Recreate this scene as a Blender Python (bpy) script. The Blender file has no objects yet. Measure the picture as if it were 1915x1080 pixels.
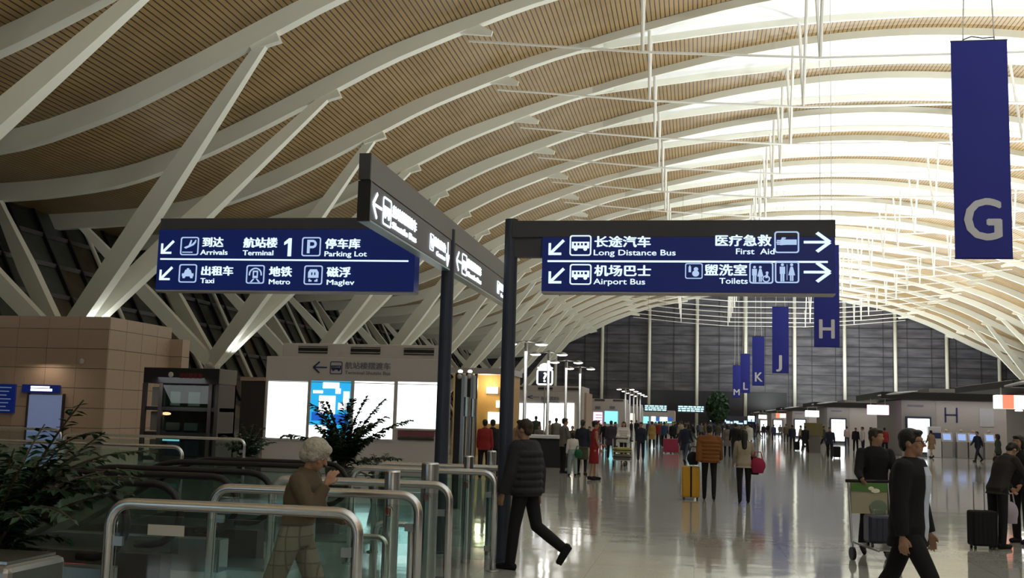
import bpy, math, random
from mathutils import Vector, Matrix
R_ = random.Random(7)
S = bpy.context.scene
COL = S.collection
pi = math.pi
def rad(a): return a * pi / 180
UP_MAIN = 4900.0      # watts of each island floodlight
UP_LEFT = 900.0
UP_COL = 70.0
FLOOR1 = (.45, .465, .45, 1)
FLOOR2 = (.415, .43, .415, 1)

# ------------------------------------------------------------------ camera
CAM_ROT = Matrix(((0.98547048, -0.00745839, 0.16968293),
                  (0.167556, -0.120836, -0.97842917),
                  (0.02780131, 0.99264446, -0.11783062)))
HC = 1.75
cam_data = bpy.data.cameras.new('camera')
cam_data.sensor_width = 36.0
cam_data.lens = 2000.0 / 1915.0 * 36.0
cam_data.clip_start = 0.1
cam_data.clip_end = 1000
cam = bpy.data.objects.new('camera', cam_data)
COL.objects.link(cam)
cam.matrix_world = Matrix.Translation((0, 0, HC)) @ CAM_ROT.to_4x4()
S.camera = cam

def at(px, py, Y):
    """world (x, z) of a photo pixel at depth Y"""
    d = CAM_ROT @ Vector((px - 957.5, 540 - py, -2000.0))
    t = Y / d.y
    return d.x * t, d.z * t + HC
def ground(px, py, z=0.0):
    d = CAM_ROT @ Vector((px - 957.5, 540 - py, -2000.0))
    t = (z - HC) / d.z
    return d.x * t, d.y * t

# ------------------------------------------------------------------ world, lights, exposure
w = bpy.data.worlds.new('night_sky'); S.world = w; w.use_nodes = True
w.node_tree.nodes['Background'].inputs[0].default_value = (0.05, 0.06, 0.10, 1)
w.node_tree.nodes['Background'].inputs[1].default_value = 0.12
S.view_settings.view_transform = 'Standard'
S.view_settings.look = 'None'
S.view_settings.exposure = 0.0
S.view_settings.gamma = 1.0
S.view_settings.use_curve_mapping = False

def up_light(x, y, z, size, power, col=(.93, .985, .96), rot=(pi, 0, 0), spread=pi):
    l = bpy.data.lights.new('roof_uplight', 'AREA'); l.shape = 'DISK'; l.size = size
    l.energy = power; l.color = col; l.spread = spread
    o = bpy.data.objects.new('roof_uplight', l); COL.objects.link(o)
    o.location = (x, y, z); o.rotation_euler = rot
    return o
# the roof is lit from below by floodlights that stand on the check-in islands and the kiosks
for i in range(-3, 7):
    y = 31 + 36 * i
    for x in (16, 27, 42):
        up_light(x, y + 4, 4.2, 2.0, UP_MAIN * (0.8 if i < 0 else (.62 if i < 1 else (.95 if i < 2 else 1.1))))
    up_light(-9.5, y + 0.5 if i > -1 else y - 2, 4.0, 1.2, UP_LEFT * (2.6 if i < 0 else 1))
# column-foot floodlights along the side glazing
for i in range(0, 11):
    up_light(-33.0, 55.1 + 19.12 * (i - 1), 5.6, 0.8, UP_COL, rot=(pi, rad(12), 0))

# ------------------------------------------------------------------ materials
MATS = {}
def mat(name, col, rough=0.5, metal=0.0, emit=None, es=0.0, noise=0.0, nscale=8.0, bump=0.0, spec=0.5, alpha=1.0, trans=0.0, ior=1.45):
    if name in MATS: return MATS[name]
    m = bpy.data.materials.new(name); m.use_nodes = True
    nt = m.node_tree; b = nt.nodes['Principled BSDF']
    c4 = (col[0], col[1], col[2], 1)
    b.inputs['Base Color'].default_value = c4
    b.inputs['Roughness'].default_value = rough
    b.inputs['Metallic'].default_value = metal
    b.inputs['Specular IOR Level'].default_value = spec
    b.inputs['IOR'].default_value = ior
    if trans: b.inputs['Transmission Weight'].default_value = trans
    if alpha < 1: b.inputs['Alpha'].default_value = alpha
    if emit:
        b.inputs['Emission Color'].default_value = (emit[0], emit[1], emit[2], 1)
        b.inputs['Emission Strength'].default_value = es
    tc = nt.nodes.new('ShaderNodeTexCoord')
    n = nt.nodes.new('ShaderNodeTexNoise'); n.inputs['Scale'].default_value = nscale; n.inputs['Detail'].default_value = 4
    nt.links.new(tc.outputs['Object'], n.inputs['Vector'])
    amt = noise if noise else 0.04
    mr = nt.nodes.new('ShaderNodeMapRange'); mr.inputs['To Min'].default_value = 1 - amt; mr.inputs['To Max'].default_value = 1 + amt
    nt.links.new(n.outputs['Fac'], mr.inputs['Value'])
    mx = nt.nodes.new('ShaderNodeVectorMath'); mx.operation = 'SCALE'
    mx.inputs[0].default_value = col[:3]
    nt.links.new(mr.outputs['Result'], mx.inputs['Scale'])
    nt.links.new(mx.outputs['Vector'], b.inputs['Base Color'])
    if bump:
        bp = nt.nodes.new('ShaderNodeBump'); bp.inputs['Strength'].default_value = bump; bp.inputs['Distance'].default_value = 0.02
        nt.links.new(n.outputs['Fac'], bp.inputs['Height']); nt.links.new(bp.outputs['Normal'], b.inputs['Normal'])
    MATS[name] = m
    return m
def glow(name, col, s): return mat(name, (0.02, 0.02, 0.02), 0.6, emit=col, es=s)
def glass_mat(name, tint, k):
    """thin pane: mostly clear with a fresnel reflection"""
    m = bpy.data.materials.new(name); m.use_nodes = True; nt = m.node_tree; nt.nodes.clear()
    out = nt.nodes.new('ShaderNodeOutputMaterial'); mix = nt.nodes.new('ShaderNodeMixShader')
    tr = nt.nodes.new('ShaderNodeBsdfTransparent'); tr.inputs[0].default_value = (tint[0], tint[1], tint[2], 1)
    gl = nt.nodes.new('ShaderNodeBsdfGlossy'); gl.inputs['Roughness'].default_value = 0.03
    fr = nt.nodes.new('ShaderNodeFresnel'); fr.inputs['IOR'].default_value = k
    nt.links.new(fr.outputs[0], mix.inputs[0]); nt.links.new(tr.outputs[0], mix.inputs[1]); nt.links.new(gl.outputs[0], mix.inputs[2])
    nt.links.new(mix.outputs[0], out.inputs['Surface'])
    MATS[name] = m
    return m

M_white = mat('white_painted_steel', (.77, .76, .665), .45, noise=.05, nscale=.6)
M_membrane = mat('white_skylight_blind', (.86, .85, .84), .8, noise=.02, nscale=.3)
M_rod = mat('white_steel_rod', (.78, .76, .70), .4)
M_beige = mat('beige_stone_panel', (.35, .26, .20), .55, noise=.07, nscale=6, bump=.1)
M_beige2 = mat('beige_stone_panel_pinkish', (.38, .285, .225), .55, noise=.07, nscale=6, bump=.1)
M_kiosk = mat('pale_grey_laminate', (.46, .43, .43), .5, noise=.03)
M_kiosk2 = mat('mid_grey_laminate', (.34, .32, .33), .5, noise=.03)
M_dark = mat('near_black_metal', (.012, .012, .014), .4)
M_darkbrown = mat('dark_brown_metal', (.035, .027, .028), .5)
M_post = mat('dark_slate_paint', (.035, .045, .075), .4, noise=.05)
M_hood = mat('charcoal_sign_hood', (.055, .056, .066), .5)
M_hoodlt = mat('grey_sign_face', (.20, .19, .20), .55)
M_hoodface = mat('mauve_grey_sign_face', (.12, .11, .14), .5)
M_steel = mat('brushed_stainless_steel', (.66, .67, .70), .24, 1.0, noise=.06, nscale=30)
M_steeldk = mat('dull_stainless_steel', (.42, .43, .45), .33, 1.0, noise=.06, nscale=30)
M_blue = mat('navy_sign_face', (.004, .006, .045), .3, emit=(.002, .008, .062), es=1.0)
M_letter = glow('backlit_white_lettering', (.68, .84, 1.0), 1.25)
M_letterhot = glow('bright_white_lettering', (.8, .95, 1.0), 2.2)
M_icon = glow('backlit_pictogram', (.52, .70, 1.0), .85)
M_navyprint = mat('navy_print', (.02, .03, .12), .5)
M_greyprint = mat('grey_print', (.17, .17, .22), .5)
M_banner = mat('royal_blue_banner_cloth', (.008, .015, .25), .6, noise=.08, nscale=40, bump=.1)
M_bannerprint = mat('pale_grey_banner_print', (.62, .62, .68), .6)
M_lit = glow('lit_poster_white', (.93, 1.0, 1.0), 2.2)
M_litwarm = glow('lit_poster_warm', (1.0, .93, .75), 1.8)
M_litcyan = glow('lit_poster_cyan', (.02, .45, .85), 1.0)
M_litcyan2 = glow('lit_poster_pale_cyan', (.25, .85, 1.0), 1.4)
M_litblue = glow('lit_poster_blue', (.01, .12, .6), 1.0)
M_litpink = glow('lit_sign_pink', (1.0, .55, .8), 2.0)
M_litred = glow('lit_sign_red', (1.0, .22, .12), 1.4)
M_lamp = glow('lamp_glow', (1.0, .97, .92), 8.0)
M_screen = glow('blue_screen', (.35, .5, .9), .9)
M_redled = glow('red_led', (.9, .05, .06), .6)
M_glass = glass_mat('clear_balustrade_glass', (.86, .94, .93), 1.45)
M_glassdk = glass_mat('smoked_glass', (.66, .74, .71), 1.5)
M_rubber = mat('black_rubber', (.010, .009, .011), .5)
M_leaf = mat('dark_green_leaf', (.012, .045, .02), .45, noise=.3, nscale=9)
M_leaf2 = mat('mid_green_leaf', (.03, .085, .03), .4, noise=.3, nscale=9)
M_stem = mat('brown_stem', (.06, .045, .025), .7)
M_pot = mat('dark_plant_pot', (.05, .05, .05), .4)
M_gold = mat('golden_shop_wall', (.42, .26, .08), .5, noise=.1)
M_nightglass = mat('dark_night_glass', (.02, .024, .022), .22, noise=.6, nscale=.8, bump=.15)
M_nightglass2 = mat('dark_night_glass_greenish', (.045, .05, .042), .35, noise=.7, nscale=1.2, bump=.2)
M_nightglass3 = mat('dark_night_glass_brownish', (.06, .045, .028), .4, noise=.7, nscale=1.2, bump=.2)

def end_glass():
    m = bpy.data.materials.new('end_wall_glass'); m.use_nodes = True; nt = m.node_tree; b = nt.nodes['Principled BSDF']
    b.inputs['Base Color'].default_value = (.05, .05, .062, 1); b.inputs['Roughness'].default_value = .28
    tc = nt.nodes.new('ShaderNodeTexCoord'); n = nt.nodes.new('ShaderNodeTexNoise')
    mp = nt.nodes.new('ShaderNodeMapping'); mp.inputs['Scale'].default_value = (.22, 1, 1.3)
    n.inputs['Scale'].default_value = 1.0; n.inputs['Detail'].default_value = 6
    nt.links.new(tc.outputs['Object'], mp.inputs[0]); nt.links.new(mp.outputs[0], n.inputs['Vector'])
    cr = nt.nodes.new('ShaderNodeValToRGB'); cr.color_ramp.elements[0].position = .35; cr.color_ramp.elements[1].position = .75
    cr.color_ramp.elements[0].color = (.045, .044, .056, 1); cr.color_ramp.elements[1].color = (.13, .125, .145, 1)
    nt.links.new(n.outputs['Fac'], cr.inputs[0]); nt.links.new(cr.outputs[0], b.inputs['Base Color'])
    bp = nt.nodes.new('ShaderNodeBump'); bp.inputs['Strength'].default_value = .3
    nt.links.new(n.outputs['Fac'], bp.inputs['Height']); nt.links.new(bp.outputs[0], b.inputs['Normal'])
    return m
M_end = end_glass()

def wood_mat():
    m = bpy.data.materials.new('slatted_wood_ceiling'); m.use_nodes = True; nt = m.node_tree; b = nt.nodes['Principled BSDF']
    uv = nt.nodes.new('ShaderNodeUVMap'); uv.uv_map = 'UVMap'
    sp = nt.nodes.new('ShaderNodeSeparateXYZ'); nt.links.new(uv.outputs[0], sp.inputs[0])
    d = nt.nodes.new('ShaderNodeMath'); d.operation = 'MULTIPLY'; d.inputs[1].default_value = 1 / 0.30
    nt.links.new(sp.outputs[0], d.inputs[0])
    f = nt.nodes.new('ShaderNodeMath'); f.operation = 'FRACT'; nt.links.new(d.outputs[0], f.inputs[0])
    lt = nt.nodes.new('ShaderNodeMath'); lt.operation = 'GREATER_THAN'; lt.inputs[1].default_value = .22; nt.links.new(f.outputs[0], lt.inputs[0])
    n = nt.nodes.new('ShaderNodeTexNoise'); n.inputs['Scale'].default_value = .5; n.inputs['Detail'].default_value = 5
    nt.links.new(uv.outputs[0], n.inputs['Vector'])
    cr = nt.nodes.new('ShaderNodeValToRGB')
    cr.color_ramp.elements[0].position = .3; cr.color_ramp.elements[0].color = (.255, .158, .058, 1)
    cr.color_ramp.elements[1].position = .7; cr.color_ramp.elements[1].color = (.33, .21, .082, 1)
    nt.links.new(n.outputs['Fac'], cr.inputs[0])
    mx = nt.nodes.new('ShaderNodeMix'); mx.data_type = 'RGBA'; mx.inputs[6].default_value = (.022, .015, .010, 1)
    nt.links.new(lt.outputs[0], mx.inputs[0]); nt.links.new(cr.outputs[0], mx.inputs[7]); nt.links.new(mx.outputs[2], b.inputs['Base Color'])
    b.inputs['Roughness'].default_value = .42
    bp = nt.nodes.new('ShaderNodeBump'); bp.inputs['Strength'].default_value = .3; bp.inputs['Distance'].default_value = .03
    nt.links.new(lt.outputs[0], bp.inputs['Height']); nt.links.new(bp.outputs[0], b.inputs['Normal'])
    return m
M_wood = wood_mat()

def floor_mat():
    m = bpy.data.materials.new('polished_grey_stone_floor'); m.use_nodes = True; nt = m.node_tree; b = nt.nodes['Principled BSDF']
    tc = nt.nodes.new('ShaderNodeTexCoord')
    br = nt.nodes.new('ShaderNodeTexBrick'); br.offset = 0; br.inputs['Scale'].default_value = 1.0
    br.inputs['Brick Width'].default_value = 1.2; br.inputs['Row Height'].default_value = 1.2; br.inputs['Mortar Size'].default_value = .006
    br.inputs['Color1'].default_value = FLOOR1; br.inputs['Color2'].default_value = FLOOR2
    br.inputs['Mortar'].default_value = (.34, .34, .335, 1)
    nt.links.new(tc.outputs['Object'], br.inputs['Vector'])
    n = nt.nodes.new('ShaderNodeTexNoise'); n.inputs['Scale'].default_value = 40; n.inputs['Detail'].default_value = 6
    nt.links.new(tc.outputs['Object'], n.inputs['Vector'])
    mx = nt.nodes.new('ShaderNodeMix'); mx.data_type = 'RGBA'; mx.blend_type = 'OVERLAY'; mx.inputs[0].default_value = .35
    nt.links.new(br.outputs[0], mx.inputs[6]); nt.links.new(n.outputs['Color'], mx.inputs[7]); nt.links.new(mx.outputs[2], b.inputs['Base Color'])
    b.inputs['Roughness'].default_value = .075; b.inputs['IOR'].default_value = 1.6
    n2 = nt.nodes.new('ShaderNodeTexNoise'); n2.inputs['Scale'].default_value = 1.3
    nt.links.new(tc.outputs['Object'], n2.inputs['Vector'])
    bp = nt.nodes.new('ShaderNodeBump'); bp.inputs['Strength'].default_value = .035; bp.inputs['Distance'].default_value = .1
    nt.links.new(n2.outputs['Fac'], bp.inputs['Height']); nt.links.new(bp.outputs[0], b.inputs['Normal'])
    return m
M_floor = floor_mat()

# ------------------------------------------------------------------ mesh building
BAKE = []
class MB:
    def __init__(s): s.v = []; s.f = []; s.m = []; s.cm = 0
    def add(s, vs, fs):
        o = len(s.v); s.v += [tuple(p) for p in vs]
        for f in fs: s.f.append([i + o for i in f]); s.m.append(s.cm)
        return s
    def box(s, x0, x1, y0, y1, z0, z1):
        v = [(x, y, z) for x in (x0, x1) for y in (y0, y1) for z in (z0, z1)]
        return s.add(v, [(0, 1, 3, 2), (4, 6, 7, 5), (0, 4, 5, 1), (2, 3, 7, 6), (0, 2, 6, 4), (1, 5, 7, 3)])
    def beam(s, p, q, a0, b0, a1=None, b1=None, side=(0, 1, 0)):
        """rectangular bar p->q, width a along side, depth b"""
        a1 = a0 if a1 is None else a1; b1 = b0 if b1 is None else b1
        p = Vector(p); q = Vector(q); d = (q - p).normalized(); sd = Vector(side); sd = (sd - d * sd.dot(d)).normalized(); n = d.cross(sd)
        vs = []
        for c, a, b in ((p, a0, b0), (q, a1, b1)):
            for i, j in ((-1, -1), (1, -1), (1, 1), (-1, 1)): vs.append(c + sd * (i * a / 2) + n * (j * b / 2))
        return s.add(vs, [(0, 3, 2, 1), (4, 5, 6, 7), (0, 1, 5, 4), (1, 2, 6, 5), (2, 3, 7, 6), (3, 0, 4, 7)])
    def sweep(s, pts, rs, n=10, closed=True):
        pts = [Vector(p) for p in pts]
        if not hasattr(rs, '__len__'): rs = [rs] * len(pts)
        d0 = (pts[1] - pts[0]).normalized()
        up = Vector((0, 0, 1)) if abs(d0.z) < .9 else Vector((0, 1, 0))
        u = d0.cross(up).normalized(); vs = []
        for i, p in enumerate(pts):
            if i == 0: d = pts[1] - p
            elif i == len(pts) - 1: d = p - pts[i - 1]
            else: d = (pts[i + 1] - p).normalized() + (p - pts[i - 1]).normalized()
            d.normalize(); u = (u - d * u.dot(d)).normalized(); v = d.cross(u)
            for k in range(n):
                a = 2 * pi * k / n; vs.append(p + (u * math.cos(a) + v * math.sin(a)) * rs[i])
        fs = []
        for i in range(len(pts) - 1):
            for k in range(n):
                k2 = (k + 1) % n; fs.append((i * n + k, i * n + k2, (i + 1) * n + k2, (i + 1) * n + k))
        if closed:
            fs.append(tuple(range(n))[::-1]); fs.append(tuple((len(pts) - 1) * n + k for k in range(n)))
        return s.add(vs, fs)
    def ell(s, c, r, M=None, nu=14, nv=9):
        c = Vector(c); vs = [c + (M @ Vector((0, 0, r[2])) if M else Vector((0, 0, r[2])))]
        for j in range(1, nv):
            t = pi * j / nv
            for i in range(nu):
                a = 2 * pi * i / nu; p = Vector((r[0] * math.sin(t) * math.cos(a), r[1] * math.sin(t) * math.sin(a), r[2] * math.cos(t)))
                vs.append(c + (M @ p if M else p))
        b = Vector((0, 0, -r[2])); vs.append(c + (M @ b if M else b))
        fs = [(0, 1 + i, 1 + (i + 1) % nu) for i in range(nu)]
        for j in range(nv - 2):
            for i in range(nu):
                a = 1 + j * nu + i; b2 = 1 + j * nu + (i + 1) % nu
                fs.append((a, a + nu, b2 + nu, b2))
        L = len(vs) - 1; o = 1 + (nv - 2) * nu
        fs += [(L, o + (i + 1) % nu, o + i) for i in range(nu)]
        return s.add(vs, fs)
    def cap(s, p, q, r0, r1, n=10):
        """capsule with two radii"""
        p = Vector(p); q = Vector(q); d = (q - p).normalized()
        pts = []; rs = []
        for a in (80, 55, 28): pts.append(p - d * r0 * math.sin(rad(a))); rs.append(r0 * math.cos(rad(a)))
        pts.append(p); rs.append(r0); pts.append(q); rs.append(r1)
        for a in (28, 55, 80): pts.append(q + d * r1 * math.sin(rad(a))); rs.append(r1 * math.cos(rad(a)))
        return s.sweep(pts, rs, n)
    def loft(s, rings, n=18, ax=None):
        """rings: (centre, rx, ry) flat-ended"""
        vs = []
        for c, rx, ry in rings:
            for k in range(n):
                a = 2 * pi * k / n
                ca, sa = math.cos(a), math.sin(a)
                e = .85
                vs.append((c[0] + rx * math.copysign(abs(ca) ** e, ca), c[1] + ry * math.copysign(abs(sa) ** e, sa), c[2]))
        fs = []
        for i in range(len(rings) - 1):
            for k in range(n):
                k2 = (k + 1) % n; fs.append((i * n + k, i * n + k2, (i + 1) * n + k2, (i + 1) * n + k))
        fs.append(tuple(range(n))[::-1]); fs.append(tuple((len(rings) - 1) * n + k for k in range(n)))
        return s.add(vs, fs)
    def lathe(s, prof, c=(0, 0, 0), n=16):
        rings = [((c[0], c[1], c[2] + z), r, r) for r, z in prof]
        vs = []
        for cc, r, _ in rings:
            for k in range(n):
                a = 2 * pi * k / n; vs.append((cc[0] + r * math.cos(a), cc[1] + r * math.sin(a), cc[2]))
        fs = []
        for i in range(len(rings) - 1):
            for k in range(n):
                k2 = (k + 1) % n; fs.append((i * n + k, i * n + k2, (i + 1) * n + k2, (i + 1) * n + k))
        fs.append(tuple(range(n))[::-1]); fs.append(tuple((len(rings) - 1) * n + k for k in range(n)))
        return s.add(vs, fs)
    def build(s, name, mt, parent=None, smooth=False, bevel=0, remesh=0, smooth_it=0, loc=None, rot=None):
        me = bpy.data.meshes.new(name); me.from_pydata(s.v, [], s.f)
        if not isinstance(mt, (list, tuple)): mt = [mt]
        for m in mt: me.materials.append(m)
        if len(mt) > 1: me.polygons.foreach_set('material_index', s.m)
        if smooth: me.polygons.foreach_set('use_smooth', [True] * len(me.polygons))
        me.update()
        o = bpy.data.objects.new(name, me); COL.objects.link(o)
        if parent is not None: o.parent = parent
        if loc: o.location = loc
        if rot: o.rotation_euler = rot
        if bevel:
            b = o.modifiers.new('bevel', 'BEVEL'); b.width = bevel; b.segments = 2; b.limit_method = 'ANGLE'; BAKE.append(o)
        if remesh:
            b = o.modifiers.new('remesh', 'REMESH'); b.mode = 'VOXEL'; b.voxel_size = remesh; b.use_smooth_shade = True
            if smooth_it:
                b = o.modifiers.new('smooth', 'SMOOTH'); b.iterations = smooth_it; b.factor = .5
            BAKE.append(o)
        return o

def tag(o, label=None, cat=None, group=None, kind=None):
    if label: o['label'] = label
    if cat: o['category'] = cat
    if group: o['group'] = group
    if kind: o['kind'] = kind
    return o
def thing(name, label, cat, loc=(0, 0, 0), rz=0, group=None):
    o = bpy.data.objects.new(name, None); COL.objects.link(o); o.empty_display_size = .2
    o.location = loc; o.rotation_euler = (0, 0, rz); tag(o, label, cat, group)
    return o
def struct(name, parent=None):
    o = bpy.data.objects.new(name, None); COL.objects.link(o); o['kind'] = 'structure'
    return o
def inst(src, parent, loc=(0, 0, 0), rot=(0, 0, 0), sc=None):
    o = src.copy(); o.modifiers.clear(); COL.objects.link(o); o.parent = parent; o.location = loc; o.rotation_euler = rot
    if sc: o.scale = sc
    return o
def copy_tree(o, parent=None):
    c = o.copy(); c.modifiers.clear(); COL.objects.link(c)
    if parent is not None: c.parent = parent
    for ch in list(o.children): copy_tree(ch, c)
    return c

# ------------------------------------------------------------------ writing and pictograms
TEXTS = []
FACE_Y = (pi / 2, 0, 0)            # readable from -Y
FACE_X = (pi / 2, 0, pi / 2)       # readable from +X
def text(s, cx, z, size, mt, parent, y, bold=.0, width=None, align='CENTER', rot=FACE_Y, name='lettering', height=None):
    """size = cap height; placed at x=cx (or y=cx when facing +X), base line z"""
    cu = bpy.data.curves.new(name, 'FONT'); cu.body = s; cu.size = size / (.90 if any(ord(c) > 0x2e80 for c in s) else .70); cu.offset = bold * size; cu.align_x = align
    cu.resolution_u = 3; cu.extrude = .004
    cu.offset = 0
    cu.materials.append(mt)
    o = bpy.data.objects.new(name, cu); COL.objects.link(o); o.parent = parent; o.rotation_euler = rot
    o.location = (cx, y, z) if rot == FACE_Y else (y, cx, z)
    TEXTS.append((o, width, size * bold * (1.2 if any(ord(c) > 0x2e80 for c in s) else .9))); return o
def thick(pts, w_):
    """flat thick polyline -> list of quads"""
    out = []
    for (x0, y0), (x1, y1) in zip(pts, pts[1:]):
        L = math.hypot(x1 - x0, y1 - y0); nx, ny = -(y1 - y0) / L * w_ / 2, (x1 - x0) / L * w_ / 2
        dx, dy = (x1 - x0) / L * w_ / 2 * .0, (y1 - y0) / L * w_ / 2 * .0
        out.append([(x0 + nx, y0 + ny), (x0 - nx, y0 - ny), (x1 - nx, y1 - ny), (x1 + nx, y1 + ny)])
    return out
def circ(cx, cy, r, n=14, a0=0, a1=360): return [(cx + r * math.cos(rad(a0 + (a1 - a0) * i / n)), cy + r * math.sin(rad(a0 + (a1 - a0) * i / n))) for i in range(n if a1 - a0 == 360 else n + 1)]
def rr(x0, y0, x1, y1, r, n=4):
    p = []
    for cx, cy, a in ((x1 - r, y1 - r, 0), (x0 + r, y1 - r, 90), (x0 + r, y0 + r, 180), (x1 - r, y0 + r, 270)):
        for i in range(n + 1): p.append((cx + r * math.cos(rad(a + 90 * i / n)), cy + r * math.sin(rad(a + 90 * i / n))))
    return p
def ring(outer, inner):
    n = len(outer); return [[outer[i], outer[(i + 1) % n], inner[(i + 1) % n], inner[i]] for i in range(n)]
def rect(x0, y0, x1, y1): return [(x0, y0), (x1, y0), (x1, y1), (x0, y1)]
FRAME = ring(rr(0, 0, 1, 1, .12), rr(.06, .06, .94, .94, .08))
def walkman(cx, s=1.0, skirt=False):
    out = [circ(cx, .84 * s, .065 * s)]
    if skirt: out += [[(cx - .05 * s, .75 * s), (cx + .05 * s, .75 * s), (cx + .14 * s, .36 * s), (cx - .14 * s, .36 * s)], rect(cx - .07 * s, .1 * s, cx - .01 * s, .37 * s), rect(cx + .01 * s, .1 * s, cx + .07 * s, .37 * s)]
    else: out += [rect(cx - .11 * s, .42 * s, cx + .11 * s, .75 * s), rect(cx - .08 * s, .08 * s, cx - .008, .43 * s), rect(cx + .008, .08 * s, cx + .08 * s, .43 * s)]
    return out
ICONS = {
 'one': [[(.52, 0), (.95, 0), (.95, 1), (.62, 1), (.05, .78), (.05, .62), (.52, .74)]],
 'arrow_dl': thick([(.98, .98), (.05, .05)], .2) + thick([(.0, .78), (.0, -.02)], .17) + thick([(-.08, .02), (.82, .02)], .17),
 'arrow_r': thick([(0, .5), (.93, .5)], .13) + thick([(.5, .98), (1.0, .5)], .15) + thick([(.5, .02), (1.0, .5)], .15),
 'arrow_l': thick([(1, .5), (.07, .5)], .11) + thick([(.45, .98), (0, .5)], .13) + thick([(.45, .02), (0, .5)], .13),
 'arrow_d': thick([(.5, 1), (.5, .1)], .13) + thick([(.05, .45), (.5, 0)], .15) + thick([(.95, .45), (.5, 0)], .15),
 'bus': FRAME + [rect(.1, .62, .9, .68), rect(.1, .36, .9, .5), rect(.1, .5, .2, .63), rect(.29, .5, .36, .63), rect(.45, .5, .52, .63), rect(.61, .5, .68, .63), rect(.8, .5, .9, .63), circ(.28, .33, .09), circ(.72, .33, .09)],
 'plane': FRAME + [rect(.12, .14, .68, .19), [(.2, .42), (.3, .36), (.72, .55), (.86, .74), (.78, .76), (.62, .6), (.26, .46)], [(.42, .46), (.56, .52), (.62, .82), (.56, .84)], [(.7, .56), (.78, .62), (.86, .84), (.8, .84)]],
 'parking': FRAME + [rect(.28, .16, .42, .86), rect(.42, .74, .6, .86), rect(.42, .42, .6, .54)] + ring(circ(.56, .64, .22, 10, -90, 90), circ(.56, .64, .10, 10, -90, 90))[:-1],
 'taxi': FRAME + [rect(.18, .34, .82, .5), [(.28, .5), (.72, .5), (.64, .7), (.36, .7)], rect(.44, .7, .56, .78), circ(.3, .32, .07), circ(.7, .32, .07), rect(.22, .24, .34, .36), rect(.66, .24, .78, .36)],
 'metro': FRAME + ring(circ(.5, .5, .36, 14, -10, 190), circ(.5, .5, .29, 14, -10, 190))[:-1] + [rect(.36, .3, .64, .42), rect(.36, .42, .42, .68), rect(.58, .42, .64, .68), rect(.36, .62, .64, .7), [(.38, .26), (.46, .26), (.32, .08), (.22, .08)], [(.54, .26), (.62, .26), (.78, .08), (.68, .08)]],
 'maglev': FRAME + [[(.22, .36), (.78, .36), (.78, .5), (.22, .5)], rect(.22, .5, .38, .64), rect(.46, .5, .54, .64), rect(.62, .5, .78, .64), [(.22, .64), (.78, .64), (.68, .8), (.32, .8)], rect(.26, .16, .42, .24), rect(.26, .22, .34, .3), rect(.58, .16, .74, .24), rect(.66, .22, .74, .3)],
 'firstaid': FRAME + [rect(.46, .38, .9, .62), [(.46, .38), (.46, .62), (.3, .68), (.24, .58), (.24, .36)], rect(.1, .54, .28, .6), rect(.08, .46, .28, .52), rect(.1, .38, .28, .44), rect(.3, .66, .46, .72)],
 'nursery': FRAME + [rect(.2, .42, .34, .78), rect(.24, .78, .3, .86), circ(.62, .62, .13), circ(.6, .34, .2), ],
 'accessible': FRAME + walkman(.22, .9) + walkman(.46, .9, True) + [circ(.74, .5, .06), [(.7, .44), (.78, .44), (.76, .26), (.66, .26)], ] + ring(circ(.7, .22, .16), circ(.7, .22, .11)),
 'toilets': FRAME + walkman(.31) + walkman(.69, 1, True) + [rect(.49, .14, .51, .86)],
 'info': ring(rr(0, 0, 1, 1, .15), rr(.1, .1, .9, .9, .06)),
}
def icon(key, cx, z0, sz, mt, parent, y, rot=FACE_Y, name='pictogram', wid=None):
    b = MB(); wid = wid or sz
    for pg in ICONS[key]:
        o = len(pg)
        vs = [(px * wid, py * sz, .0) for px, py in pg] + [(px * wid, py * sz, .006) for px, py in pg]
        fs = [tuple(range(o, 2 * o))] + [(i, (i + 1) % o, (i + 1) % o + o, i + o) for i in range(o)]
        b.add(vs, fs)
    return b.build(name, mt, parent, loc=((cx, y, z0) if rot == FACE_Y else (y, cx, z0)), rot=rot)
# ================================================================== the hall
XC = 14.75
PROF = [(-47, 14.7), (-45, 14.8), (-40, 15.05), (-35, 15.7), (-30, 17.35), (-25.5, 19.45), (-22.3, 21.1), (-18.3, 23.0), (-14, 24.5), (-10, 25.8), (-6, 26.7), (-2, 27.4), (2, 28.1), (6, 28.6), (10, 28.95), (14.75, 29.1)]
def prof(x):
    x = XC - abs(x - XC)
    for (a, za), (b, zb) in zip(PROF, PROF[1:]):
        if x <= b:
            t = max(0, (x - a) / (b - a))
            return za + (zb - za) * t
    return PROF[-1][1]
def sprof(x): return (prof(x - 1.6) + 2 * prof(x - .8) + 2 * prof(x) + 2 * prof(x + .8) + prof(x + 1.6)) / 8
XN = 23.2                                   # half width of the skylight eye
def eye(x):
    u = abs(x - XC) / XN
    return 2.95 * (1 - u * u) if u < 1 else 0.0
XS = [XC + (-61.5 + 123 * i / 76) for i in range(77)]
DY = 9.56
RIBS = [round(50.3 + DY * k, 2) for k in range(-13, 20)]
XE = 61.2
ceil = struct('ceiling')
acc = [0]
for a, b in zip(XS, XS[1:]): acc.append(acc[-1] + math.hypot(b - a, sprof(b) - sprof(a)))
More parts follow.
